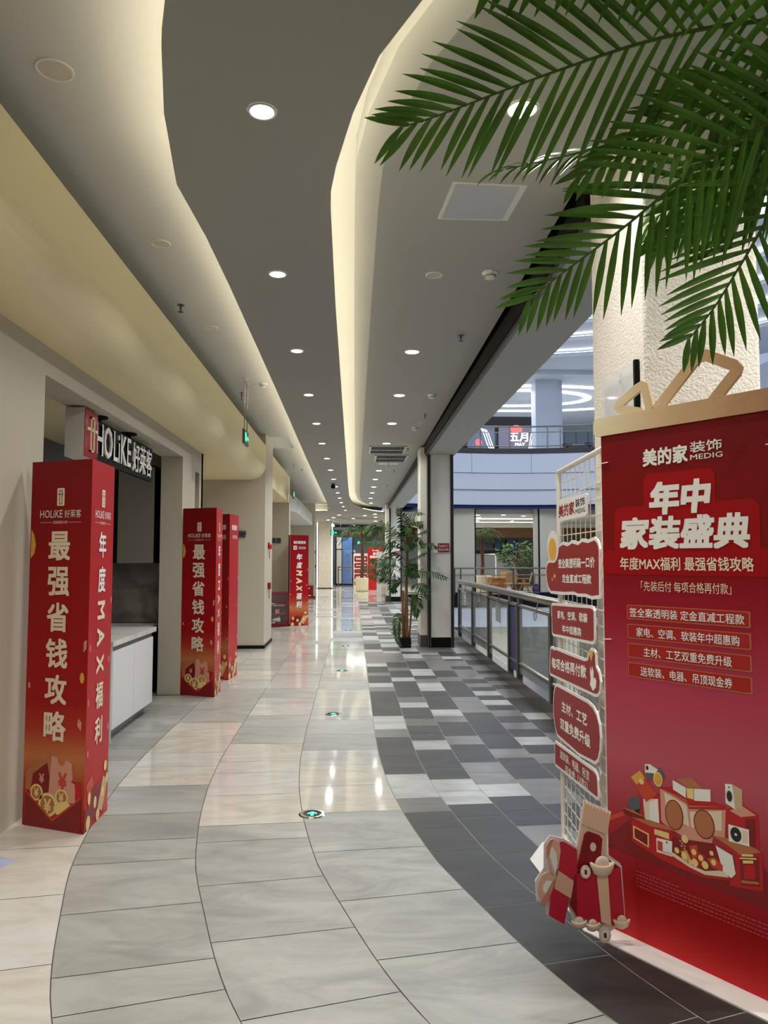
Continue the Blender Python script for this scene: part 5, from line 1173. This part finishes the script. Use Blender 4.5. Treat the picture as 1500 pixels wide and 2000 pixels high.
txt(t, '送软装、电器、吊顶', .064, .66, .44, .485, M['letter'], .0105, .012, dy=.05); txt(t, '现金券（3选2）', .183, .632, .40, .438, M['letter'], .0105, .012, dy=.044)
q = MB(); q.flat([(.8, .6), (.86, .59), (.83, .565)], .006); q.flat([(.79, .53), (.86, .47), (.8, .49)], .006); q.build('ribbon_tail', M['board'], t)

# ------------------------------------------------------------------ gift box cutout
GY = 2.972
t = thing('gift_box_cutout', 'cutout board of an open red gift box with ribbon and ticket at the poster foot', 'cutout board', (0, GY, 0))
def cut(pl, m, nm, y=0, th=.005, parent=None, edge=True):
    q = MB(); n = len(pl)
    a = sum(pl[i][0] * pl[(i + 1) % n][1] - pl[(i + 1) % n][0] * pl[i][1] for i in range(n))
    if a < 0: pl = pl[::-1]
    vs = [(x, -y, z) for x, z in pl] + [(x, -y - th, z) for x, z in pl]
    q.add(vs, [tuple(range(n)), tuple(range(2 * n - 1, n - 1, -1))] + [(i, n + i, n + (i + 1) % n, (i + 1) % n) for i in range(n)])
    return q.build(nm, M[m] if isinstance(m, str) else m, parent or t)
giftred = mat('gift_red_print', (198, 26, 54), .4); packred = mat('packet_red_print', (140, 8, 22), .4); ribm = mat('rose_gold_ribbon_print', (224, 176, 152), .35); pearl = mat('pearl_print', (236, 212, 190), .3); tick = mat('ticket_print', (238, 198, 166), .5)
# white backing board silhouette
cut([(.72, .165), (.715, .24), (.75, .29), (.752, .38), (.775, .412), (.83, .40), (.882, .368), (.895, .45), (.914, .548), (1.022, .5), (1.004, .41), (1.0, .34), (1.055, .3), (1.066, .1), (1.078, .085), (1.07, .06), (1.03, .055), (.98, .02), (.955, .05), (.9, .062), (.862, .085), (.846, .14), (.823, .078), (.758, .112), (.76, .15)], 'board', 'backing_board', 0, .006)
tk = [(.899, .445), (.916, .543)]
n = 8
for i in range(n):
    a = i / n; tk += [(.916 + (1.019 - .916) * a, .543 - .046 * a), (.916 + (1.019 - .916) * (a + .5 / n), .535 - .046 * (a + .5 / n))]
tk += [(1.019, .497), (1.004, .43), (.996, .422), (1.001, .41), (.992, .331), (.883, .289), (.878, .328)]
cut(tk, tick, 'ticket', .007)
cut([(.911, .42), (.925, .43), (.97, .414), (.981, .4), (.969, .288), (.878, .289)], packred, 'red_packet', .013)
cut(circ(.943, .371, .012, .017, 16), pearl, 'packet_seal', .019, .002)
q = MB()
for i in range(12): q.box(.902 + .0078 * i, .906 + .0078 * i, -.0135, -.0125, .452 - .0033 * i, .455 - .0033 * i)
q.build('perforation', M['grey'], t)
cut([(.874, .278), (.958, .326), (.998, .332), (1.053, .297), (1.049, .28), (.9, .262)], 'deep_red', 'box_inside', .0185, .001)
cut([(.996, .334), (1.055, .298), (1.066, .09), (1.061, .088), (1.048, .292), (.995, .33)], 'board', 'box_edge', .0195, .0005)
cut([(.874, .274), (.9, .268), (1.049, .292), (1.062, .089), (1.016, .073), (.874, .109), (.846, .153)], giftred, 'box_print', .02)
cut([(.846, .153), (.874, .109), (.874, .274), (.868, .27)], 'red_dark', 'box_side', .0255, .001)
cut([(.954, .262), (.997, .272), (1.007, .074), (.968, .09)], tick, 'ribbon_band', .026, .002)
cut([(.807, .392), (.824, .396), (.878, .364), (.877, .278), (.859, .251), (.823, .082), (.763, .116), (.779, .236)], giftred, 'lid', .02)
cut([(.797, .291), (.862, .246), (.85, .18), (.785, .219)], ribm, 'lid_ribbon', .026, .002)
def loop_strip(pts, w, nm, m, y=.024):
    q = MB(); n = len(pts)
    for i in range(n - 1):
        a, b_ = Vector(pts[i]), Vector(pts[i + 1]); d = (b_ - a).normalized(); nn = Vector((-d.y, d.x)) * w / 2; e = d * w * .25
        P = [a - e + nn, b_ + e + nn, b_ + e - nn, a - e - nn]
        vs = [(p.x, -y - .001 * (i % 2), p.y) for p in P] + [(p.x, -y - .007 - .001 * (i % 2), p.y) for p in P]
        q.add(vs, [(0, 1, 2, 3), (7, 6, 5, 4), (0, 4, 5, 1), (1, 5, 6, 2), (2, 6, 7, 3), (3, 7, 4, 0)])
    return q.build(nm, m, t)
bowin = mat('bow_inner_print', (206, 132, 112), .4)
cut([(.79, .25), (.774, .285), (.757, .335), (.756, .378), (.77, .403), (.785, .408), (.808, .393), (.812, .36), (.804, .31), (.797, .27)], ribm, 'bow_loop', .024, .004)
cut([(.79, .275), (.776, .315), (.768, .35), (.772, .378), (.783, .374), (.795, .35), (.798, .315)], 'board', 'bow_loop_inside', .0285, .0006)
cut([(.757, .335), (.756, .378), (.77, .403), (.785, .408), (.776, .385), (.768, .35)], bowin, 'bow_fold', .029, .0006)
cut([(.787, .262), (.76, .283), (.738, .272), (.722, .24), (.72, .205), (.735, .185), (.758, .178), (.772, .2), (.782, .23)], ribm, 'bow_loop', .0245, .004)
cut([(.776, .248), (.755, .25), (.742, .235), (.74, .212), (.752, .202), (.765, .21), (.773, .228)], 'board', 'bow_loop_inside', .029, .0006)
cut([(.786, .255), (.77, .235), (.75, .2), (.73, .172), (.727, .16), (.748, .156), (.765, .185), (.785, .235)], bowin, 'bow_tail', .0295, .002)
def ingot(x, z, s, y=.03):
    q = MB()
    q.lathe([(s * .3, -s * .75), (s * .7, -.6 * s), (s * .95, -.25 * s), (s * 1.0, .0), (s * .9, .1 * s), (s * .7, .02 * s)], 20, cx=x, cy=-y, cz=z)
    q.v = [(vx, vy, vz + .32 * s * ((vx - x) / s) ** 2 * (1 if vz - z > -.3 * s else .4)) for vx, vy, vz in q.v]
    q.lathe([(.58 * s * math.sin(R(a)), .22 * s - .58 * s * math.cos(R(a))) for a in (10, 35, 60, 85, 110, 135, 155, 172)], 18, cx=x, cy=-y, cz=z)
    q.v = [(vx, -y + (vy + y) * .3, vz) for vx, vy, vz in q.v]
    return q.build('ingot_print', pearl, t, smooth=True)
for x, z, s in ((.975, .3, .05), (.88, .088, .031), (.933, .078, .03), (1.048, .088, .034)): ingot(x, z, s)
for x, z, r_ in ((.978, .045, .024), (.906, .284, .02)):
    q = MB(); pl = circ(x, z, r_, r_ * 1.25, 24); cn_ = cut(pl, pearl, 'coin_print', .036, .003); cut(circ(x, z, r_ * .7, r_ * .88, 20), M['letter'], 'coin_face', .0395, .0006, cn_); cut([(x - .005, z - .008), (x + .005, z - .01), (x + .005, z + .008), (x - .005, z + .01)], M['red_dark'], 'coin_hole', .041, .0005, cn_)

# acrylic holder on the plaster column
t = thing('acrylic_holder', 'clear acrylic notice holder with a black edge on the side of the plaster column', 'notice holder', (1.235, 3.15, 2.12))
q = MB(); q.box(-.006, 0, .02, .44, 0, .25); q.build('sheet', M['acrylic'], t); q = MB(); q.box(-.008, .012, 0, .02, 0, .25); q.build('edge', M['black'], t); q = MB(); q.box(-.009, -.006, .18, .2, .2, .235); q.build('clip', M['white'], t)

# ------------------------------------------------------------------ far end of the corridor
fe = MB(); fe.box(-3.2, 2.4, 43.6, 43.9, 0, 3.4); struct(fe.build('wall_end', M['greyshop']))
q = MB(); q.box(-1.06, 2.4, 40.6, 40.9, 2.72, 3.35); struct(q.build('trim_19', M['brown']))
q = MB(); q.box(-1.06, 2.4, 40.5, 40.6, 3.05, 3.35); struct(q.build('trim_20', M['dark']))
t = thing('glass_partition', 'black framed blue tinted glass partition at the far end beside the pebble wall', 'glass partition', (-1.0, 42.0, 0))
q = MB(); q.box(0, .06, 0, .06, 0, 2.72); q.box(.95, 1.0, 0, .06, 0, 2.72); q.box(0, 1.0, 0, .06, 0, .1); q.box(.35, .38, 0, .06, 0, 2.72); q.box(0, .36, 0, .06, 2.0, 2.04); q.build('frame', M['black'], t)
q = MB(); q.box(.06, .35, .02, .03, .1, 2.7); q.build('pane', M['farcol'], t); q = MB(); q.box(.38, .95, .02, .03, .1, 2.7); q.build('pane', M['glass_blue'], t)
t = thing('lobby_railing', 'dark railing before the blue glass at the far end', 'railing', (-.85, 40.2, 0))
q = MB(); q.tube([(0, 0, 1.05), (.95, 0, 1.05)], .03, 8); q.build('handrail', M['post'], t); q = MB(); q.tube([(0, 0, .9), (.95, 0, .9)], .018, 8); q.tube([(0, 0, .15), (.95, 0, .15)], .018, 8); q.build('rail', M['post'], t)
for x in (.05, .9):
    q = MB(); q.box(x - .03, x + .03, -.03, .03, 0, 1.05); q.build('post', M['post'], t)
t = thing('vending_kiosk', 'grey kiosk with a narrow red vertical banner in the far lobby', 'kiosk', (-.5, 42.7, 0))
q = MB(); q.box(0, .62, 0, .5, .4, 2.0); q.build('body', M['farcol'], t); q = MB(); q.box(.05, .3, -.02, 0, .5, 1.75); bn = q.build('banner', M['sign_red'], t); q = MB(); q.box(.35, .58, -.02, 0, 1.75, 1.85); q.build('nameplate', M['blue'], t); q = MB(); q.box(0, .62, .05, .45, 0, .4); q.build('plinth', M['greyshop'], t)
for i, ch in enumerate('年中家装'): txt(t, ch, .11, .24, 1.42 - .2 * i, 1.56 - .2 * i, M['letter'], 0, .02, M=FR((0, -.022, 0), (1, 0, 0)))
t = thing('promotion_poster', 'small distant red promotion poster beside the tall palm tub at the far end', 'poster', M=FR((.72, 36.0, 0), (1, -.12, 0)))
q = MB(); q.box(0, .74, 0, 2.05, -.015, 0); q.build('panel', M['red'], t); txt(t, '美的家装饰', .2, .54, 1.86, 1.93, M['letter'], .003, .02); txt(t, '年中', .23, .5, 1.66, 1.8, M['letter'], .003, .04); txt(t, '家装盛典', .08, .62, 1.52, 1.65, M['letter'], .003, .04)
q = MB()
for k in range(4): q.flat(rrect(.12, .62, 1.25 - .077 * k, 1.305 - .077 * k, .006), .002)
q.build('button_plate', M['copper'], t)
t = thing('wire_display_panel', 'distant white display panel with stacked red signs behind the tall palm trunk', 'display panel', M=FR((.02, 36.4, 0), (1, -.1, 0)))
q = MB(); q.box(0, .68, 0, 1.75, -.03, -.02); q.build('panel', M['board'], t)
for k, (y0, y1) in enumerate(((1.35, 1.62), (1.05, 1.28), (.8, .98), (.48, .74), (.2, .4))):
    q = MB(); q.prism(rrect(.04, .66, y0, y1, .04), -.02, -.008); q.build('sign', M['sign_red'], t); txt(t, ('签全案透明装', '家电空调', '每项合格', '主材工艺', '送软装')[k], .12, .6, y0 + .08, y1 - .08, M['letter'], -.006, .03)
t = thing('white_gate_rack', 'white display rack with a mesh front standing by the farther cream column', 'rack', (.84, 26.3, 0))
q = MB(); q.box(0, .16, 0, .35, 0, 1.75); q.build('side_panel', M['white'], t); q = MB(); q.box(.16, .42, .3, .35, .62, 1.75); q.build('back_panel', M['white'], t)
q = MB()
for k in range(7): q.tube([(.17 + .035 * k, .05, .02), (.17 + .035 * k, .05, .5)], .004, 5)
for k in range(8): q.tube([(.16, .05, .05 + .06 * k), (.4, .05, .05 + .06 * k)], .004, 5)
q.build('wire_mesh', M['steel'], t)
for z in (.55, 1.1, 1.5):
    q = MB(); q.box(.16, .42, .0, .3, z, z + .03); q.build('shelf', M['white'], t)
